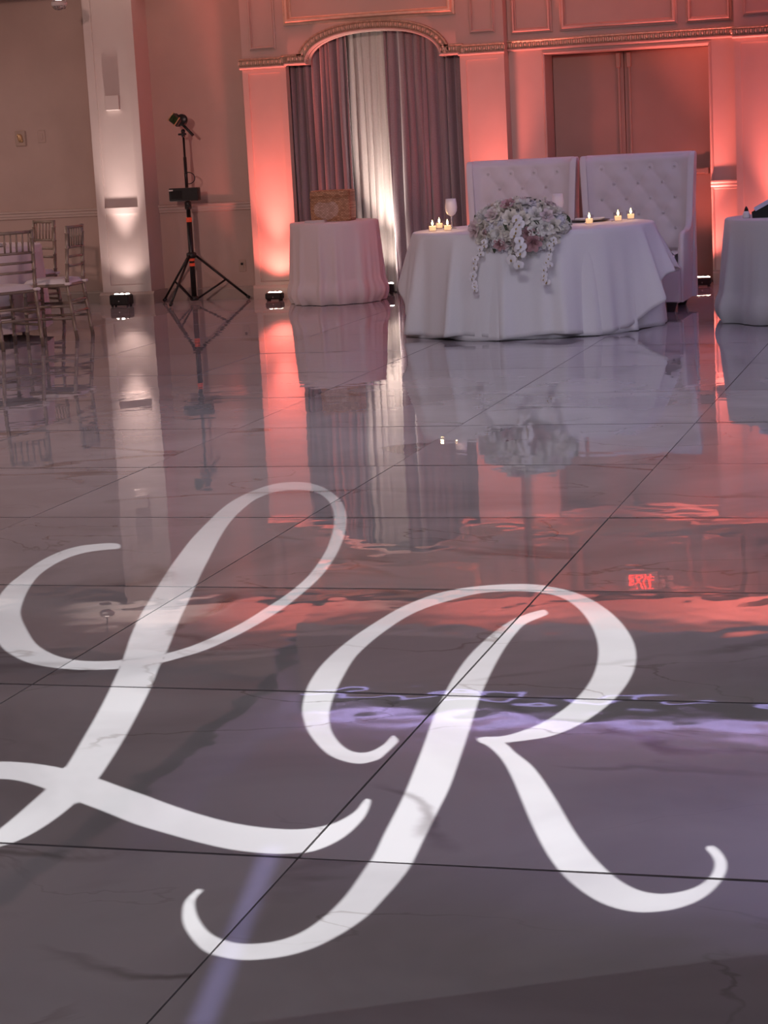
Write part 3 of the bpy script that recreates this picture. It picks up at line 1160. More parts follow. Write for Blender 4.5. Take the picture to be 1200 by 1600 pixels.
obj('side_rail', MB().box(-.062, -.050, -.056, -.044, -.05, .05, .002).box(.020, .030, -.056, -.044, -.05, .05, .002), 'brass', bd)


# ---- uplights along the wall
def uplight(label, x, y, w_, h_, color, energy, aim, lens, spot=34, spill=.05):
    u = thing('uplight', label, 'uplight', (x, y, 0), 0, 'battery uplights along the wall')
    d_ = w_ * .62
    obj('housing', MB().box(-w_ / 2, w_ / 2, -d_ / 2, d_ / 2, .012, h_, .012), 'black_plastic', u)
    for sx in (-1, 1):
        for sy in (-1, 1):
            obj('foot', MB().lathe([(.010, 0), (.013, .006), (.011, .014)], 10, (sx * (w_ / 2 - .022), sy * (d_ / 2 - .022), 0)), 'black_plastic', u, True)
    for k in range(3):
        obj('lens', MB().lathe([(.022, h_ - .002), (.024, h_ + .002), (.018, h_ + .007), (.006, h_ + .010)], 14, (-w_ * .28 + w_ * .28 * k, .02, 0)), lens, u, True)
    obj('knob', MB().lathe([(.006, 0), (.007, .004), (.003, .008)], 10, (0, -d_ / 2, h_ * .45), Matrix.Rotation(PI / 2, 3, 'X')), 'grey_metal', u, True)
    for nm, e_, sp, ax in (('uplight_beam', energy, spot, aim), ('uplight_spill', energy * spill, 110, (aim[0], aim[1] + .12, 1))):
        l = lamp(nm, 'SPOT', (0, .02, h_ + .03), None, e_, color, u, spot_size=math.radians(sp), spot_blend=1.0, shadow_soft_size=.035)
        l.rotation_euler = Vector(ax).to_track_quat('-Z', 'Y').to_euler()
    return u


RED = (1.0, 0.185, 0.150)
WARM = (1.0, 0.80, 0.74)
uplight('black battery uplight washing the pillar in white', -8.06, 18.55, .205, .115, WARM, 330, (0, .04, 1), 'lens_white', 38, .04)
uplight('small uplight glowing at the foot of the red pilaster by the basket table', -6.53, 18.70, .165, .075, RED, 560, (0.0, .03, 1), 'lens_red', 46, .13)
uplight('black uplight under the white curtain beside the basket table', -5.485, 19.0, .125, .105, (1.0, .84, .74), 240, (-.04, .14, 1), 'lens_white', 40, .06)
uplight('small uplight glowing at the floor right of the settee', -2.44, 18.84, .15, .08, RED, 560, (0.0, .03, 1), 'lens_red', 46, .13)
uplight('uplight behind the settees lighting the pilaster right of the curtain', -4.30, 18.66, .165, .08, RED, 560, (0.0, .03, 1), 'lens_red', 46, .13)
uplight('uplight behind the grey-white table lighting the right-hand pilaster', -1.72, 18.66, .165, .08, RED, 560, (0.0, .03, 1), 'lens_red', 46, .13)


# ---- wicker card box and booklets
wk = thing('wicker_box', 'orange-brown woven wicker box with lid on the blush table', 'basket', (-5.755, 18.27, .75), .06)


def round_box(x, y, z0, z1, r, n=6, mb=None, bulge=0.0):
    mb = mb or MB()
    levels = 6
    ring0 = []
    for cx_, cy_, a0 in ((x - r, y - r, 0), (-x + r, y - r, PI / 2), (-x + r, -y + r, PI), (x - r, -y + r, 1.5 * PI)):
        for k in range(n + 1):
            a_ = a0 + PI / 2 * k / n
            ring0.append((cx_, cy_, math.cos(a_), math.sin(a_)))
    N_ = len(ring0)
    base = len(mb.v)
    zs = [z0, z0 + .006] + [z0 + .006 + (z1 - z0 - .02) * i / levels for i in range(1, levels)] + [z1 - .014, z1 - .004, z1]
    for i, z in enumerate(zs):
        rr = r + bulge * math.sin(PI * (z - z0) / (z1 - z0))
        if i in (0,):
            rr = r - .006
        if i == len(zs) - 2:
            rr = r - .004
        if i == len(zs) - 1:
            rr = r - .014
        for cx_, cy_, c_, s_ in ring0:
            mb.v.append((cx_ + c_ * rr, cy_ + s_ * rr, z))
    for i in range(len(zs) - 1):
        for k in range(N_):
            q = base + i * N_
            mb.f.append((q + k, q + (k + 1) % N_, q + N_ + (k + 1) % N_, q + N_ + k))
    mb.f.append(tuple(base + k for k in range(N_))[::-1])
    e = base + (len(zs) - 1) * N_
    mb.f.append(tuple(e + k for k in range(N_)))
    return mb


auto_smooth(obj('body', round_box(.188, .12, 0, .225, .03, bulge=.006), 'wicker', wk), 50)
auto_smooth(obj('lid', round_box(.192, .124, .225, .285, .035), 'wicker', wk), 50)
obj('hinge_rim', round_box(.195, .127, .216, .230, .032), 'wicker', wk, True)
heart = []
for k in range(40):
    a_ = 2 * PI * k / 40
    c_, s_ = math.cos(a_), math.sin(a_)
    hx_ = math.copysign(abs(c_) ** .7, c_)
    hz_ = math.copysign(abs(s_) ** .8, s_) * (1 + .10 * math.sin(3 * a_) + .08 * math.sin(7 * a_))
    heart.append((-.035 + hx_ * .115, .108 + hz_ * .078))
hm = MB().add([(x, -.1275, z) for x, z in heart] + [(x, -.120, z) for x, z in heart], [tuple(range(40))] + [(k, (k + 1) % 40, 40 + (k + 1) % 40, 40 + k) for k in range(40)])
obj('pale_weave_patch', hm, 'wicker_pale', wk, label='paler woven patch on the front')
t = thing('booklet_stack', 'small stack of grey booklets in front of the wicker box', 'booklets', (-5.85, 18.02, .75), .1)
for k in range(3):
    obj('booklet', MB().box(-.10 + .004 * k, .10 - .006 * k, -.05, .05, .0075 * k, .0075 * k + .007, .001), 'paper', t)


# ---- votive candles on the head table
def votive(label, x, y, z, group):
    t = thing('votive_candle', label, 'candle', (x, y, z), 0, group)
    obj('cup', MB().lathe([(.026, 0), (.030, .004), (.036, .068), (.033, .068), (.0275, .008), (.005, .007)], 20), 'glass', t, True)
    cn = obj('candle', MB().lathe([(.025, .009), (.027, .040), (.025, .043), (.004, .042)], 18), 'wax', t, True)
    obj('flame', MB().lathe([(.002, .046), (.0085, .056), (.0075, .066), (.003, .080), (.0006, .088)], 10), 'flame', cn, True)
    lamp('candle_glow', 'POINT', (0, 0, .075), None, .55, (1.0, .55, .22), t, shadow_soft_size=.012)


LV, RV = 'votives left of the flowers', 'votives right of the flowers'
votive('outermost votive candle at the left end of the head table', -3.972, 15.07, .762, LV)
votive('lit votive candle behind the other two left of the flowers', -4.03, 15.50, .762, LV)
votive('lit votive candle left of the flowers, nearest the wine goblet', -3.86, 15.09, .762, LV)
votive('lit votive candle just right of the flower arrangement', -2.81, 15.26, .762, RV)
votive('lit votive candle in the middle of the right-hand three', -2.642, 15.55, .762, RV)
votive('lit votive candle farthest right on the head table', -2.585, 15.80, .762, RV)


# ---- goblets and place settings
def goblet(label, x, y, s=1.0):
    t = thing('wine_goblet', label, 'glass', (x, y, .762), 0, 'pale goblets on the head table')
    obj('stem', MB().lathe([(.034, 0), (.034, .003), (.008, .008), (.0045, .02), (.004, .075), (.008, .09)], 20), 'stem_glass', t, True)
    obj('bowl', MB().lathe([(.008, .09), (.028, .102), (.040, .125), (.044, .15), (.041, .185), (.037, .215), (.034, .215), (.036, .18), (.02, .12)], 24), 'frosted', t, True)
    t.scale = (s, s, s)


goblet('pale pink goblet standing at the left end of the head table', -3.925, 15.48, 1.06)
goblet('pale goblet half hidden behind the flowers', -3.135, 15.72, 1.04)
for lab, x, y in (('dark place setting with white napkin behind the right candles', -2.90, 15.72), ('dark place setting between the goblet and the flowers', -3.60, 15.66)):
    t = thing('place_setting', lab, 'plate', (x, y, .762), 0, 'place settings on the head table')
    obj('charger', MB().lathe([(.05, 0), (.13, .002), (.165, .012), (.166, .015), (.125, .006), (.03, .005)], 36), 'dark_charger', t, True)
    obj('plate', MB().lathe([(.04, .006), (.09, .008), (.115, .018), (.116, .021), (.085, .012), (.02, .010)], 32), 'porcelain', t, True)
    obj('napkin', MB().box(-.10, .12, -.04, .04, .020, .030, .004), 'cloth_white', t)
    obj('knife', MB().box(.19, .205, -.10, .10, 0, .004, .001), 'grey_metal', t)

# ---- things on the right-hand table
t = thing('table_monitor', 'tilted pale screen in a dark stand at the right edge', 'monitor', (-1.52, 15.45, .756), -.1)
sm = MB()
obj('stand', MB().add([(-.085, -.10, 0), (.42, -.10, 0), (.42, .12, 0), (-.02, .12, 0), (-.09, -.10, .045), (.42, -.10, .30), (.42, .12, .30), (-.025, .12, .045)],
                      [(0, 3, 2, 1), (4, 5, 6, 7), (0, 1, 5, 4), (2, 3, 7, 6), (0, 4, 7, 3), (1, 2, 6, 5)]), 'black_plastic', t)
obj('screen', MB().add([(-.06, -.105, .050), (.42, -.105, .295), (.42, .125, .295), (-.02, .125, .050), (-.075, -.105, .075), (.40, -.105, .33), (.40, .125, .33), (-.035, .125, .075)],
                       [(0, 3, 2, 1), (4, 5, 6, 7), (0, 1, 5, 4), (2, 3, 7, 6), (0, 4, 7, 3), (1, 2, 6, 5)]), 'screen_blue', t)
t = thing('cone_bottle', 'small white cone bottle with dark tip on the grey-white table', 'bottle', (-1.665, 15.42, .756))
obj('bottle', MB().lathe([(.026, 0), (.028, .006), (.026, .03), (.017, .05)], 18), 'porcelain', t, True)
obj('cap', MB().lathe([(.017, .05), (.012, .07), (.004, .085)], 16), 'black_plastic', t, True)

# ---- things on the walls
t = thing('wall_sconce', 'square box sconce on the white-lit pillar', 'sconce', (-8.09, 18.772, 1.885))
obj('box', MB().box(-.072, .072, -.036, 0, 0, .14, .003), 'sconce', t)
obj('diffuser', MB().box(-.066, .066, -.032, -.006, -.004, .002, .001), 'plastic_white', t)
t = thing('thermostat', 'ornate brass control on the beige wall at far left', 'control', (-9.26, 19.1, 1.59))
obj('backplate', MB().box(-.058, .058, -.016, 0, 0, .155, .008), 'plate_beige', t)
obj('rosette', MB().ball((0, -.02, .08), (.026, .016, .042), 10, 6).ball((-.02, -.018, .105), (.014, .01, .02), 8, 5).ball((.018, -.018, .055), (.014, .01, .02), 8, 5), 'brass', t, True)
t = thing('switch_plate', 'pale blank switch plate beside the brass control', 'switch', (-9.03, 19.1, 1.615))
obj('plate', MB().box(-.04, .04, -.006, 0, 0, .12, .003), 'wall_paint', t)
obj('rocker', MB().box(-.014, .014, -.010, -.005, .03, .09, .002), 'wall_paint', t)
t = thing('wall_socket', 'beige wall socket behind the right leg of the tripod', 'socket', (-6.985, 19.1, .262))
obj('plate', MB().box(-.037, .037, -.006, 0, 0, .118, .003), 'plate_beige', t)
for zz in (.026, .064):
    so = obj('outlet', MB().box(-.017, .017, -.009, -.005, zz, zz + .028, .003), 'plate_beige', t)
obj('plug', MB().box(-.012, .012, -.022, -.008, .066, .088, .004), 'black_plastic', t)

# exit sign above the doors
t = thing('exit_sign', 'red lettered exit sign above the double doors', 'sign', (-3.13, YB, 2.70))
obj('housing', MB().box(-.16, .16, -.05, 0, 0, .20, .006), 'plastic_white', t)
fc = bpy.data.curves.new('exit_text', 'FONT')
fc.body = 'EXIT'
fc.size = .17
fc.align_x = 'CENTER'
fc.extrude = .003
fo = bpy.data.objects.new('exit_text', fc)
COL.objects.link(fo)
dg = bpy.context.evaluated_depsgraph_get()
fme = bpy.data.meshes.new_from_object(fo.evaluated_get(dg))
bpy.data.objects.remove(fo, do_unlink=True)
fme.materials.clear()
fme.materials.append(M['exit_red'])
link('lettering', fme, t, (0, -.052, .042), (PI / 2, 0, 0), (.72, 1.0, 1))
for k in (0, 1):
    obj('emergency_lamp', MB().lathe([(.02, 0), (.03, .01), (.032, .04), (.02, .045)], 14, (.20 + .075 * k, -.03, .13), Matrix.Rotation(PI / 2, 3, 'X')).box(.155, .20 + .075 * k, -.03, -.01, .12, .135), 'plastic_white', t, True)

# crystal pendant hanging at the upper left
t = thing('crystal_pendant', 'round crystal pendant lamp hanging at the upper left', 'pendant lamp', (-8.02, 17.55, 2.765))
obj('rim', MB().lathe([(.066, .045), (.072, .055), (.072, .075), (.066, .085)], 24), 'plastic_white', t, True)
obj('globe', MB().ball((0, 0, .068), .066, 12, 7), 'crystal', t)
obj('bulb', MB().ball((0, 0, .075), .022, 10, 6), 'bulb', t, True)
for k in range(9):
    a_ = 2 * PI * k / 9
    obj('crystal_drop', MB().ball((.05 * math.cos(a_), .05 * math.sin(a_), .03 + .012 * (k % 2)), (.012, .012, .018), 6, 4), 'crystal', t)
obj('rod', MB().tube([(0, 0, .13), (0, 0, .285)], .008, 8), 'grey_metal', t, True)


# ---- flower arrangement
fl = thing('flower_arrangement', 'low arrangement of white and pink roses, hydrangeas and trailing orchids on the head table', 'flowers', (-3.165, 14.47, .762))
rf = random.Random(5)


def petal_mesh(name, layers, matn, seed):
    """rose: spiral layers of cupped petals"""
    r = random.Random(seed)
    mb = MB()
    for (n, rad, hgt, open_, wd) in layers:
        a0 = r.uniform(0, 6.28)
        for k in range(n):
            a = a0 + 2 * PI * k / n + r.uniform(-.12, .12)
            base = len(mb.v)
            for j in range(4):
                v = j / 3
                rr = rad * (.35 + .65 * v ** .7) + open_ * v * v
                z = hgt * v - open_ * .5 * v * v * v
                half = wd * (.45 + .55 * math.sin(PI * min(1, v * .75 + .1))) * (1 if j < 3 else .62)
                for i in range(4):
                    u = -1 + 2 * i / 3
                    aa = a + u * half / max(rad, .004) * .8
                    curl = 1 - .12 * u * u
                    mb.v.append((rr * curl * math.cos(aa), rr * curl * math.sin(aa), z - .10 * hgt * u * u))
            for j in range(3):
                for i in range(3):
                    q = base + j * 4 + i
                    mb.f.append((q, q + 1, q + 5, q + 4))
    return mb.mesh(name, matn, True)


ROSE = [(3, .008, .036, .000, .010), (4, .014, .037, .004, .014), (5, .021, .035, .010, .019), (6, .028, .030, .018, .024)]
BUD = [(3, .006, .026, .000, .008), (4, .011, .025, .002, .011), (4, .014, .020, .006, .012)]
rose_me = {c: [petal_mesh('rose', ROSE, c, s) for s in (1, 2)] for c in ('rose_white', 'rose_cream', 'rose_pink', 'rose_blush')}
bud_me = petal_mesh('rosebud', BUD, 'rose_cream', 4)


def hydr_mesh(matn, seed):
    r = random.Random(seed)
    mb = MB()
    n = 46
    for i in range(n):
        ph = math.acos(1 - 1.55 * (i + .5) / n)
        th = i * 2.39996
        d = Vector((math.sin(ph) * math.cos(th), math.sin(ph) * math.sin(th), math.cos(ph)))
        a = d.orthogonal().normalized()
        a.rotate(Matrix.Rotation(r.uniform(0, 6), 3, d))
        b = d.cross(a)
        c_ = d * .054 * r.uniform(.93, 1.06)
        s = r.uniform(.012, .016)
        for k in range(4):
            t_ = PI / 2 * k
            e1 = a * math.cos(t_) + b * math.sin(t_)
            e2 = -a * math.sin(t_) + b * math.cos(t_)
            mb.add([c_ - d * .003, c_ + e1 * s * .65 - e2 * s * .5 + d * .003, c_ + e1 * s * 1.15 + d * .001, c_ + e1 * s * .65 + e2 * s * .5 + d * .003], [(0, 1, 2, 3)])
    mb.ball((0, 0, .006), .044, 8, 5)
    return mb.mesh('hydrangea', matn, True)


hyd = [hydr_mesh('hydrangea', 1), hydr_mesh('hydrangea_green', 2), hydr_mesh('hydrangea', 3)]


def orchid_meshes():
    mb = MB()
    for a, L_, w_ in ((PI / 2, .034, .013), (PI / 2 + 2.15, .034, .013), (PI / 2 - 2.15, .034, .013), (.18, .036, .022), (PI - .18, .036, .022)):
        e1 = Vector((math.cos(a), math.sin(a), 0)); e2 = Vector((-math.sin(a), math.cos(a), 0))
        base = len(mb.v)
        for j, (l, h) in enumerate(((0, .004), (.35, .85), (.7, 1.0), (1.0, .35))):
            for u in (-1, 0, 1):
                p = e1 * L_ * l + e2 * w_ * h * u
                mb.v.append((p.x, p.y, .006 * math.sin(l * PI) - .004 * abs(u)))
        for j in range(3):
            for i in range(2):
                q = base + j * 3 + i
                mb.f.append((q, q + 1, q + 4, q + 3))
    lip = MB().ball((0, -.006, .006), (.006, .009, .007), 6, 4)
    return mb.mesh('orchid', 'orchid', True), lip.mesh('lip', 'orchid_lip', True)


orc, lip = orchid_meshes()
leaf_mb = MB()
for j in range(5):
    l = j / 4
    h = .016 * math.sin(PI * min(1, l * .9 + .08))
    for u in (-1, 0, 1):
        leaf_mb.v.append((l * .075, h * u, .012 * math.sin(l * PI) + .004 * abs(u)))
for j in range(4):
    for i in range(2):
        q = j * 3 + i
        leaf_mb.f.append((q, q + 1, q + 4, q + 3))
leaf_me = leaf_mb.mesh('leaf', 'leaf', True)
obj('foam_base', MB().lathe([(.06, .002), (.11, .01), (.12, .05), (.08, .10)], 20), 'leaf', fl, True)


def put(name, me, p, d, s=1.0, roll=None):
    q = Vector(d).normalized().to_track_quat('Z', 'Y')
    q = q @ Euler((0, 0, rf.uniform(0, 6.28) if roll is None else roll)).to_quaternion()
    return link(name, me, fl, p, q.to_euler(), s)


A_, B_, C_ = .345, .165, .20
spots = []
tries = 0
while len(spots) < 74 and tries < 4000:
    tries += 1
    th = rf.uniform(0, 2 * PI)
    ph = math.acos(rf.uniform(-.92, 1))
    d = Vector((math.sin(ph) * math.cos(th), math.sin(ph) * math.sin(th), math.cos(ph)))
    if d.y > .45:
        continue
    p = Vector((A_ * d.x, B_ * d.y, C_ * d.z + .015))
    if any((p - q).length < .056 for q, _ in spots):
        continue
    if p.y > -.085 and p.z < .03:
        continue
    spots.append((p, Vector((d.x / A_, d.y / B_, d.z / C_)).normalized()))
pink_at = [(-.07, -.05, .20), (.10, -.15, -.06), (-.31, -.05, .02), (-.10, -.15, -.07)]
for i, (p, d) in enumerate(spots):
    near_pink = [k for k, q in enumerate(pink_at) if (p - Vector(q)).length < .066]
    if near_pink:
        c_ = 'rose_pink' if near_pink[0] in (0, 1) else 'rose_blush'
        put('rose', rose_me[c_][i % 2], p - d * .012, d, rf.uniform(1.15, 1.35))
        continue
    k = i % 7
    if k in (0, 3, 5):
        put('hydrangea', hyd[i % 3], p - d * .035, d, rf.uniform(.85, 1.05))
    elif k in (1, 4):
        put('rose', rose_me['rose_white' if i % 2 else 'rose_cream'][i % 2], p - d * .01, d, rf.uniform(1.25, 1.5))
    elif k == 2:
        put('rose', rose_me['rose_cream'][i % 2], p - d * .01, d, rf.uniform(1.2, 1.45))
    else:
        put('rose', rose_me['rose_blush' if i % 14 == 6 else 'rose_white'][i % 2], p - d * .01, d, rf.uniform(1.2, 1.45))
for ux, uz, c_, s_ in ((-.18, .86, 'rose_pink', 1.3), (.34, -.40, 'rose_pink', 1.5), (-.86, .10, 'rose_blush', 1.5), (-.34, -.42, 'rose_pink', 1.1), (.62, .45, 'rose_blush', 1.2), (-.5, .55, 'rose_blush', 1.2)):
    uy = -math.sqrt(max(0, 1 - ux * ux - uz * uz))
    d = Vector((ux / A_, uy / B_, uz / C_)).normalized()
    put('rose', rose_me[c_][0], Vector((A_ * ux, B_ * uy, C_ * uz + .015)) + d * .004, d, s_)
for i in range(26):
    p, d = spots[rf.randrange(len(spots))]
    dd = (d + Vector((rf.uniform(-.6, .6), rf.uniform(-.6, .2), rf.uniform(-.4, .5)))).normalized()
    put('rosebud', bud_me, p + dd * .02 + Vector((rf.uniform(-.03, .03), -.005, rf.uniform(-.03, .03))), dd, rf.uniform(.9, 1.2))
for i in range(34):
    p, d = spots[rf.randrange(len(spots))]
    tg = d.orthogonal()
    tg.rotate(Matrix.Rotation(rf.uniform(0, 6), 3, d))
    q = (tg + d * .25).to_track_quat('X', 'Z')
    link('leaf', leaf_me, fl, p + d * .012, q.to_euler(), rf.uniform(.7, 1.0))


def cascade(pts, n, s, spread):
    P_ = [Vector(p) + Vector((0, -.02, 0)) for p in pts]
    obj('trailing_stem', MB().tube(P_, .0025, 6), 'leaf', fl, True)
    for i in range(n):
        t_ = i / max(1, n - 1) * (len(P_) - 1)
        k = min(len(P_) - 2, int(t_))
        p = P_[k].lerp(P_[k + 1], t_ - k) + Vector((rf.uniform(-spread, spread), rf.uniform(-.02, .0), rf.uniform(-.01, .01)))
        d = Vector((rf.uniform(-.45, .45), -1, rf.uniform(-.1, .5)))
        o = put('orchid', orc, p, d, s * rf.uniform(.9, 1.1), rf.uniform(-.3, .3))
        link('lip', lip, o)


cascade([(.02, -.19, .10), (.03, -.215, .0), (.02, -.225, -.10), (.01, -.225, -.215)], 11, 1.1, .035)
cascade([(-.22, -.12, -.05), (-.29, -.13, -.15), (-.32, -.13, -.25), (-.325, -.13, -.33), (-.31, -.135, -.385)], 15, .72, .026)
cascade([(.25, -.12, -.05), (.25, -.14, -.13), (.225, -.155, -.22), (.215, -.16, -.31), (.205, -.16, -.36)], 14, .72, .024)

# ================================================================= monogram projector

LETTER_OUTLINES = {
    'L_loop': [[-3.134,7.025],[-3.178,7.054],[-3.236,7.035],[-3.293,6.985],[-3.32,6.871],[-3.316,6.699],[-3.28,6.465],[-3.244,6.291],[-3.172,6.069],[-3.074,5.846],[-2.966,5.639],[-2.862,5.484],[-2.795,5.404],[-2.699,5.314],[-2.603,5.263],[-2.502,5.242],[-2.416,5.25],[-2.338,5.278],[-2.281,5.333],[-2.246,5.394],[-2.202,5.488],[-2.173,5.63],[-2.153,5.802],[-2.142,6.018],[-2.149,6.266],[-2.167,6.511],[-2.213,6.807],[-2.278,7.116],[-2.358,7.426],[-2.442,7.694],[-2.543,7.951],[-2.663,8.179],[-2.78,8.34],[-2.882,8.407],[-2.96,8.376],[-3.005,8.248],[-3.02,8.045],[-3.004,7.808],[-2.952,7.487],[-2.89,7.153],[-2.821,6.845],[-2.748,6.54],[-2.665,6.22],[-2.586,5.92],[-2.507,5.654],[-2.409,5.359],[-2.327,5.091],[-2.255,4.84],[-2.194,4.61],[-2.127,4.348],[-2.104,4.202],[-2.093,4.077],[-2.086,3.979],[-2.083,3.91],[-2.085,3.838],[-2.11,3.781],[-2.085,3.733],[-2.049,3.765],[-2.028,3.8],[-2.008,3.836],[-1.993,3.9],[-1.986,4.001],[-1.99,4.113],[-2.006,4.258],[-2.043,4.436],[-2.083,4.61],[-2.136,4.821],[-2.202,5.069],[-2.261,5.27],[-2.322,5.494],[-2.424,5.843],[-2.53,6.227],[-2.618,6.545],[-2.705,6.871],[-2.792,7.204],[-2.858,7.488],[-2.904,7.764],[-2.926,7.984],[-2.907,8.136],[-2.856,8.198],[-2.777,8.197],[-2.681,8.102],[-2.577,7.907],[-2.493,7.694],[-2.407,7.426],[-2.341,7.175],[-2.274,6.883],[-2.213,6.509],[-2.197,6.244],[-2.2,6.059],[-2.208,5.84],[-2.231,5.674],[-2.261,5.537],[-2.305,5.442],[-2.346,5.394],[-2.403,5.36],[-2.485,5.338],[-2.573,5.353],[-2.664,5.414],[-2.771,5.531],[-2.899,5.727],[-2.998,5.895],[-3.069,6.056],[-3.147,6.265],[-3.207,6.468],[-3.233,6.629],[-3.236,6.775],[-3.206,6.88],[-3.15,6.929],[-3.106,6.954]],
    'L_foot': [[-2.389,4.318],[-2.355,4.353],[-2.316,4.378],[-2.265,4.379],[-2.209,4.37],[-2.128,4.343],[-2.007,4.277],[-1.926,4.224],[-1.85,4.176],[-1.763,4.118],[-1.672,4.063],[-1.58,4.018],[-1.498,3.995],[-1.423,3.992],[-1.373,4.016],[-1.343,4.062],[-1.327,4.129],[-1.329,4.195],[-1.327,4.218],[-1.318,4.214],[-1.308,4.18],[-1.296,4.098],[-1.297,4.005],[-1.31,3.93],[-1.34,3.87],[-1.388,3.844],[-1.443,3.84],[-1.519,3.853],[-1.604,3.886],[-1.696,3.931],[-1.792,3.982],[-1.901,4.056],[-1.99,4.113],[-2.12,4.2],[-2.197,4.24],[-2.251,4.248],[-2.294,4.233],[-2.328,4.2]],
    'R_bowl': [[-1.378,4.664],[-1.374,4.627],[-1.378,4.537],[-1.383,4.5],[-1.413,4.466],[-1.456,4.477],[-1.51,4.522],[-1.571,4.611],[-1.634,4.726],[-1.692,4.865],[-1.729,4.984],[-1.766,5.141],[-1.793,5.33],[-1.802,5.511],[-1.8,5.664],[-1.791,5.801],[-1.778,5.935],[-1.761,6.058],[-1.724,6.194],[-1.668,6.308],[-1.578,6.379],[-1.478,6.413],[-1.391,6.407],[-1.296,6.355],[-1.203,6.249],[-1.114,6.095],[-1.035,5.916],[-0.971,5.724],[-0.929,5.542],[-0.908,5.37],[-0.904,5.206],[-0.915,5.05],[-0.94,4.911],[-0.97,4.812],[-1.011,4.736],[-1.059,4.699],[-1.113,4.671],[-1.158,4.656],[-1.184,4.691],[-1.174,4.713],[-1.128,4.724],[-1.091,4.772],[-1.057,4.842],[-1.029,4.949],[-1.01,5.083],[-1.005,5.242],[-1.017,5.408],[-1.043,5.584],[-1.086,5.769],[-1.134,5.926],[-1.19,6.073],[-1.255,6.201],[-1.322,6.279],[-1.38,6.304],[-1.455,6.31],[-1.553,6.277],[-1.631,6.163],[-1.684,6.044],[-1.711,5.914],[-1.725,5.749],[-1.729,5.592],[-1.724,5.443],[-1.703,5.282],[-1.676,5.117],[-1.645,4.961],[-1.613,4.843],[-1.573,4.732],[-1.528,4.642],[-1.484,4.577],[-1.446,4.55],[-1.418,4.564],[-1.403,4.624],[-1.403,4.672],[-1.401,4.7]],
    'R_stem': [[-1.294,6.059],[-1.308,6.058],[-1.345,5.996],[-1.373,5.894],[-1.389,5.748],[-1.397,5.579],[-1.395,5.412],[-1.382,5.228],[-1.363,5.05],[-1.342,4.871],[-1.311,4.677],[-1.28,4.472],[-1.25,4.259],[-1.233,4.106],[-1.221,3.99],[-1.206,3.865],[-1.2,3.753],[-1.196,3.628],[-1.203,3.526],[-1.221,3.442],[-1.249,3.394],[-1.29,3.369],[-1.327,3.366],[-1.365,3.382],[-1.403,3.414],[-1.445,3.473],[-1.477,3.536],[-1.49,3.579],[-1.49,3.614],[-1.504,3.622],[-1.505,3.559],[-1.488,3.5],[-1.461,3.438],[-1.419,3.374],[-1.374,3.322],[-1.335,3.301],[-1.288,3.293],[-1.244,3.306],[-1.203,3.334],[-1.17,3.381],[-1.142,3.454],[-1.123,3.538],[-1.117,3.626],[-1.113,3.704],[-1.113,3.802],[-1.127,3.954],[-1.144,4.139],[-1.16,4.317],[-1.193,4.558],[-1.227,4.796],[-1.262,5.029],[-1.284,5.217],[-1.304,5.42],[-1.317,5.6],[-1.322,5.753],[-1.319,5.873],[-1.289,5.966],[-1.276,6.009]],
    'R_leg': [[-1.182,4.685],[-1.139,4.631],[-1.086,4.534],[-1.033,4.403],[-0.977,4.248],[-0.925,4.103],[-0.866,3.95],[-0.818,3.843],[-0.777,3.769],[-0.726,3.697],[-0.681,3.653],[-0.634,3.63],[-0.592,3.633],[-0.548,3.659],[-0.512,3.711],[-0.491,3.782],[-0.483,3.854],[-0.488,3.918],[-0.508,3.979],[-0.529,4.011],[-0.538,3.991],[-0.521,3.951],[-0.509,3.904],[-0.508,3.843],[-0.522,3.788],[-0.548,3.75],[-0.588,3.727],[-0.633,3.738],[-0.678,3.783],[-0.721,3.849],[-0.771,3.944],[-0.829,4.074],[-0.893,4.236],[-0.956,4.388],[-1.01,4.503],[-1.069,4.597],[-1.113,4.671],[-1.178,4.707]],
}
PROJ_W = 1400.0
SLIDE_LEAK = 0.032
PL = Vector((-1.2, 4.6, 3.70))                 # lamp inside the projector
DROP = 0.20                                    # slide below the lamp
ea, eb = Vector((0.887, 0.462)), Vector((-0.462, 0.887))
A0, A1, B0, B1 = -1.30, 2.50, 3.243, 9.60      # lit field on the floor, in the projector's own axes
NA, NB = 290, 500
ga = np.linspace(A0, A1, NA + 1)
gb = B0 + (B1 - B0) * np.linspace(0, 1, NB + 1) ** 1.25
GA, GB = np.meshgrid(ga, gb)
FX = GA * ea.x + GB * eb.x
FY = GA * ea.y + GB * eb.y


def catmull(pts, sub=4):
    P_ = np.array(pts)
    n = len(P_)
    out = []
    for i in range(n):
        p0, p1, p2, p3 = P_[(i - 1) % n], P_[i], P_[(i + 1) % n], P_[(i + 2) % n]
        if np.linalg.norm(p2 - p1) < .012:
            out.append(p1)
            continue
        for k in range(sub):
            t_ = k / sub
            out.append(.5 * (2 * p1 + (p2 - p0) * t_ + (2 * p0 - 5 * p1 + 4 * p2 - p3) * t_ ** 2 + (3 * p1 - p0 - 3 * p2 + p3) * t_ ** 3))
    return np.array(out)


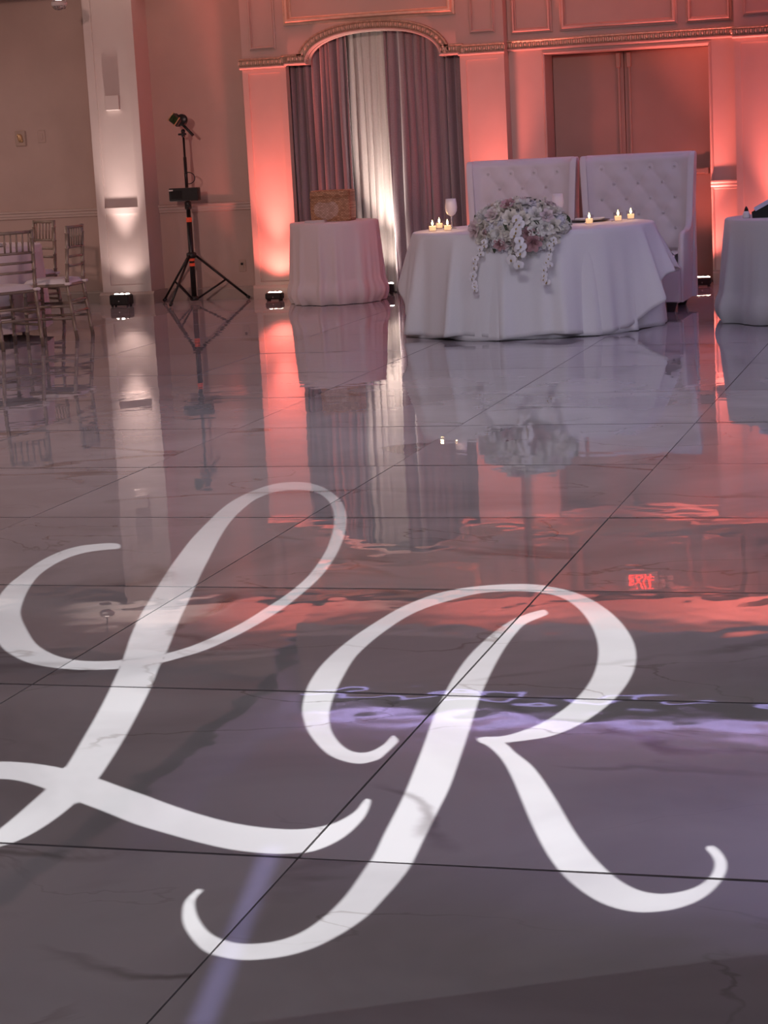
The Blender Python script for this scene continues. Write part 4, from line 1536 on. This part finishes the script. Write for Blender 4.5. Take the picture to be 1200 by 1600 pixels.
sd_all = np.full(FX.shape, -1.0)
for key, pts in LETTER_OUTLINES.items():
    P_ = catmull(pts, 3)
    lo, hi = P_.min(0) - .08, P_.max(0) + .08
    sel = (FX > lo[0]) & (FX < hi[0]) & (FY > lo[1]) & (FY < hi[1])
    qx, qy = FX[sel], FY[sel]
    dmin = np.full(qx.shape, 1e9)
    wind = np.zeros(qx.shape, int)
    for (x1, y1), (x2, y2) in zip(P_, np.roll(P_, -1, 0)):
        dx, dy = x2 - x1, y2 - y1
        L2 = dx * dx + dy * dy
        if L2 < 1e-12:
            continue
        t_ = np.clip(((qx - x1) * dx + (qy - y1) * dy) / L2, 0, 1)
        np.minimum(dmin, (qx - x1 - t_ * dx) ** 2 + (qy - y1 - t_ * dy) ** 2, out=dmin)
        if y1 != y2:
            c_ = ((y1 > qy) != (y2 > qy)) & (qx < dx * (qy - y1) / dy + x1)
            wind += np.where(c_, 1 if y2 > y1 else -1, 0)
    inside = wind != 0
    sd = np.sqrt(dmin) * np.where(inside, 1, -1)
    sd_all[sel] = np.maximum(sd_all[sel], sd)

kf = DROP / PL.z
verts = np.stack([(FX - PL.x) * kf, (FY - PL.y) * kf, np.full(FX.shape, -DROP)], -1).reshape(-1, 3)
idx = np.arange(verts.shape[0]).reshape(FX.shape)
faces = np.stack([idx[:-1, :-1], idx[:-1, 1:], idx[1:, 1:], idx[1:, :-1]], -1).reshape(-1, 4)
sl = bpy.data.meshes.new('gobo_slide')
sl.from_pydata(verts.tolist(), [], faces.tolist())
at = sl.attributes.new('mask', 'FLOAT', 'POINT')
at.data.foreach_set('value', np.clip(sd_all, -.1, .1).reshape(-1).astype(np.float32))
gm = bpy.data.materials.new('slide_glass')
gm.use_nodes = True
nt = gm.node_tree
for n_ in list(nt.nodes):
    nt.nodes.remove(n_)
an = nt.nodes.new('ShaderNodeAttribute'); an.attribute_name = 'mask'
mr = nt.nodes.new('ShaderNodeMapRange'); mr.interpolation_type = 'SMOOTHSTEP'
mr.inputs['From Min'].default_value = -.006; mr.inputs['From Max'].default_value = .006
mr.inputs['To Min'].default_value = SLIDE_LEAK; mr.inputs['To Max'].default_value = 1.0
tb = nt.nodes.new('ShaderNodeBsdfTransparent')
mo = nt.nodes.new('ShaderNodeOutputMaterial')
nt.links.new(an.outputs['Fac'], mr.inputs['Value'])
nt.links.new(mr.outputs['Result'], tb.inputs['Color'])
nt.links.new(tb.outputs[0], mo.inputs['Surface'])
sl.materials.append(gm)

pj = thing('monogram_projector', 'black projector under the ceiling that throws the letters on the floor', 'projector', PL)
link('slide', sl, pj)
cor = [Vector((x * ea.x + y * eb.x, x * ea.y + y * eb.y, 0)) for x, y in ((A0, B0), (A1, B0), (A1, B1), (A0, B1))]
low = [Vector(((c_.x - PL.x) * kf, (c_.y - PL.y) * kf, -DROP)) for c_ in cor]
ctr = sum(low, Vector()) / 4
hm = MB()
up = [Vector((p.x, p.y, .06)) for p in low]
outr = [Vector((p.x + (p.x - ctr.x) * .08, p.y + (p.y - ctr.y) * .08, 0)) for p in low]
hm.add(low + up + [Vector((p.x, p.y, -DROP)) for p in outr] + [Vector((p.x, p.y, .068)) for p in outr],
       [(0, 1, 5, 4), (1, 2, 6, 5), (2, 3, 7, 6), (3, 0, 4, 7), (4, 5, 6, 7),
        (8, 12, 13, 9), (9, 13, 14, 10), (10, 14, 15, 11), (11, 15, 12, 8), (12, 15, 14, 13),
        (0, 8, 9, 1), (1, 9, 10, 2), (2, 10, 11, 3), (3, 11, 8, 0)])
obj('housing', hm, 'black_metal', pj)
obj('bracket', MB().tube([(ctr.x, ctr.y, .06), (ctr.x, ctr.y, .10)], .02, 10), 'black_metal', pj, True)
lamp('projector_lamp', 'SPOT', (0, 0, 0), None, PROJ_W, (0.96, 1.0, 0.97), pj, spot_size=math.radians(165), spot_blend=0.0, shadow_soft_size=0.0)

# ---- unseen blue lamp and slit, added to draw a short streak on the floor
ps = thing('added_streak_spot', 'added unseen blue lamp under the ceiling that draws a streak on the floor', 'spotlight', (-1.31, 3.25, 3.76))
k_ = .05 / 3.76
d_ = Vector((.157, -.795, 0)).normalized()
n_ = Vector((-d_.y, d_.x, 0))
hl, hw_ = .66 * k_, .012 * k_


def slab(a0, a1, b0, b1):
    v = [d_ * a + n_ * b + Vector((0, 0, z)) for z in (-.0505, -.05) for a, b in ((a0, b0), (a1, b0), (a1, b1), (a0, b1))]
    return v, [(0, 3, 2, 1), (4, 5, 6, 7), (0, 1, 5, 4), (1, 2, 6, 5), (2, 3, 7, 6), (3, 0, 4, 7)]


pm = MB()
for q_ in ((-.03, .03, hw_, .03), (-.03, .03, -.03, -hw_), (hl, .03, -hw_, hw_), (-.03, -hl, -hw_, hw_)):
    pm.add(*slab(*q_))
obj('slit_plate', pm, 'black_metal', ps)
tb_ = MB()
for q_ in range(4):
    c0, c1 = [(d_ * a + n_ * b) * .03 for a, b in (((-1, -1), (1, -1)), ((1, -1), (1, 1)), ((1, 1), (-1, 1)), ((-1, 1), (-1, -1)))[q_]]
    up_ = Vector((0, 0, .03)); dn_ = Vector((0, 0, -.0505))
    tb_.add([c0 * 1.08 + dn_, c1 * 1.08 + dn_, c1 * 1.08 + up_, c0 * 1.08 + up_, c0 + dn_, c1 + dn_, c1 + up_, c0 + up_], [(0, 1, 2, 3), (4, 7, 6, 5), (0, 4, 5, 1), (2, 6, 7, 3)])
obj('housing', tb_, 'black_metal', ps)
lamp('streak_lamp', 'SPOT', (0, 0, 0), None, 430, (0.48, 0.47, 1.0), ps, spot_size=math.radians(50), spot_blend=.3, shadow_soft_size=.00035)
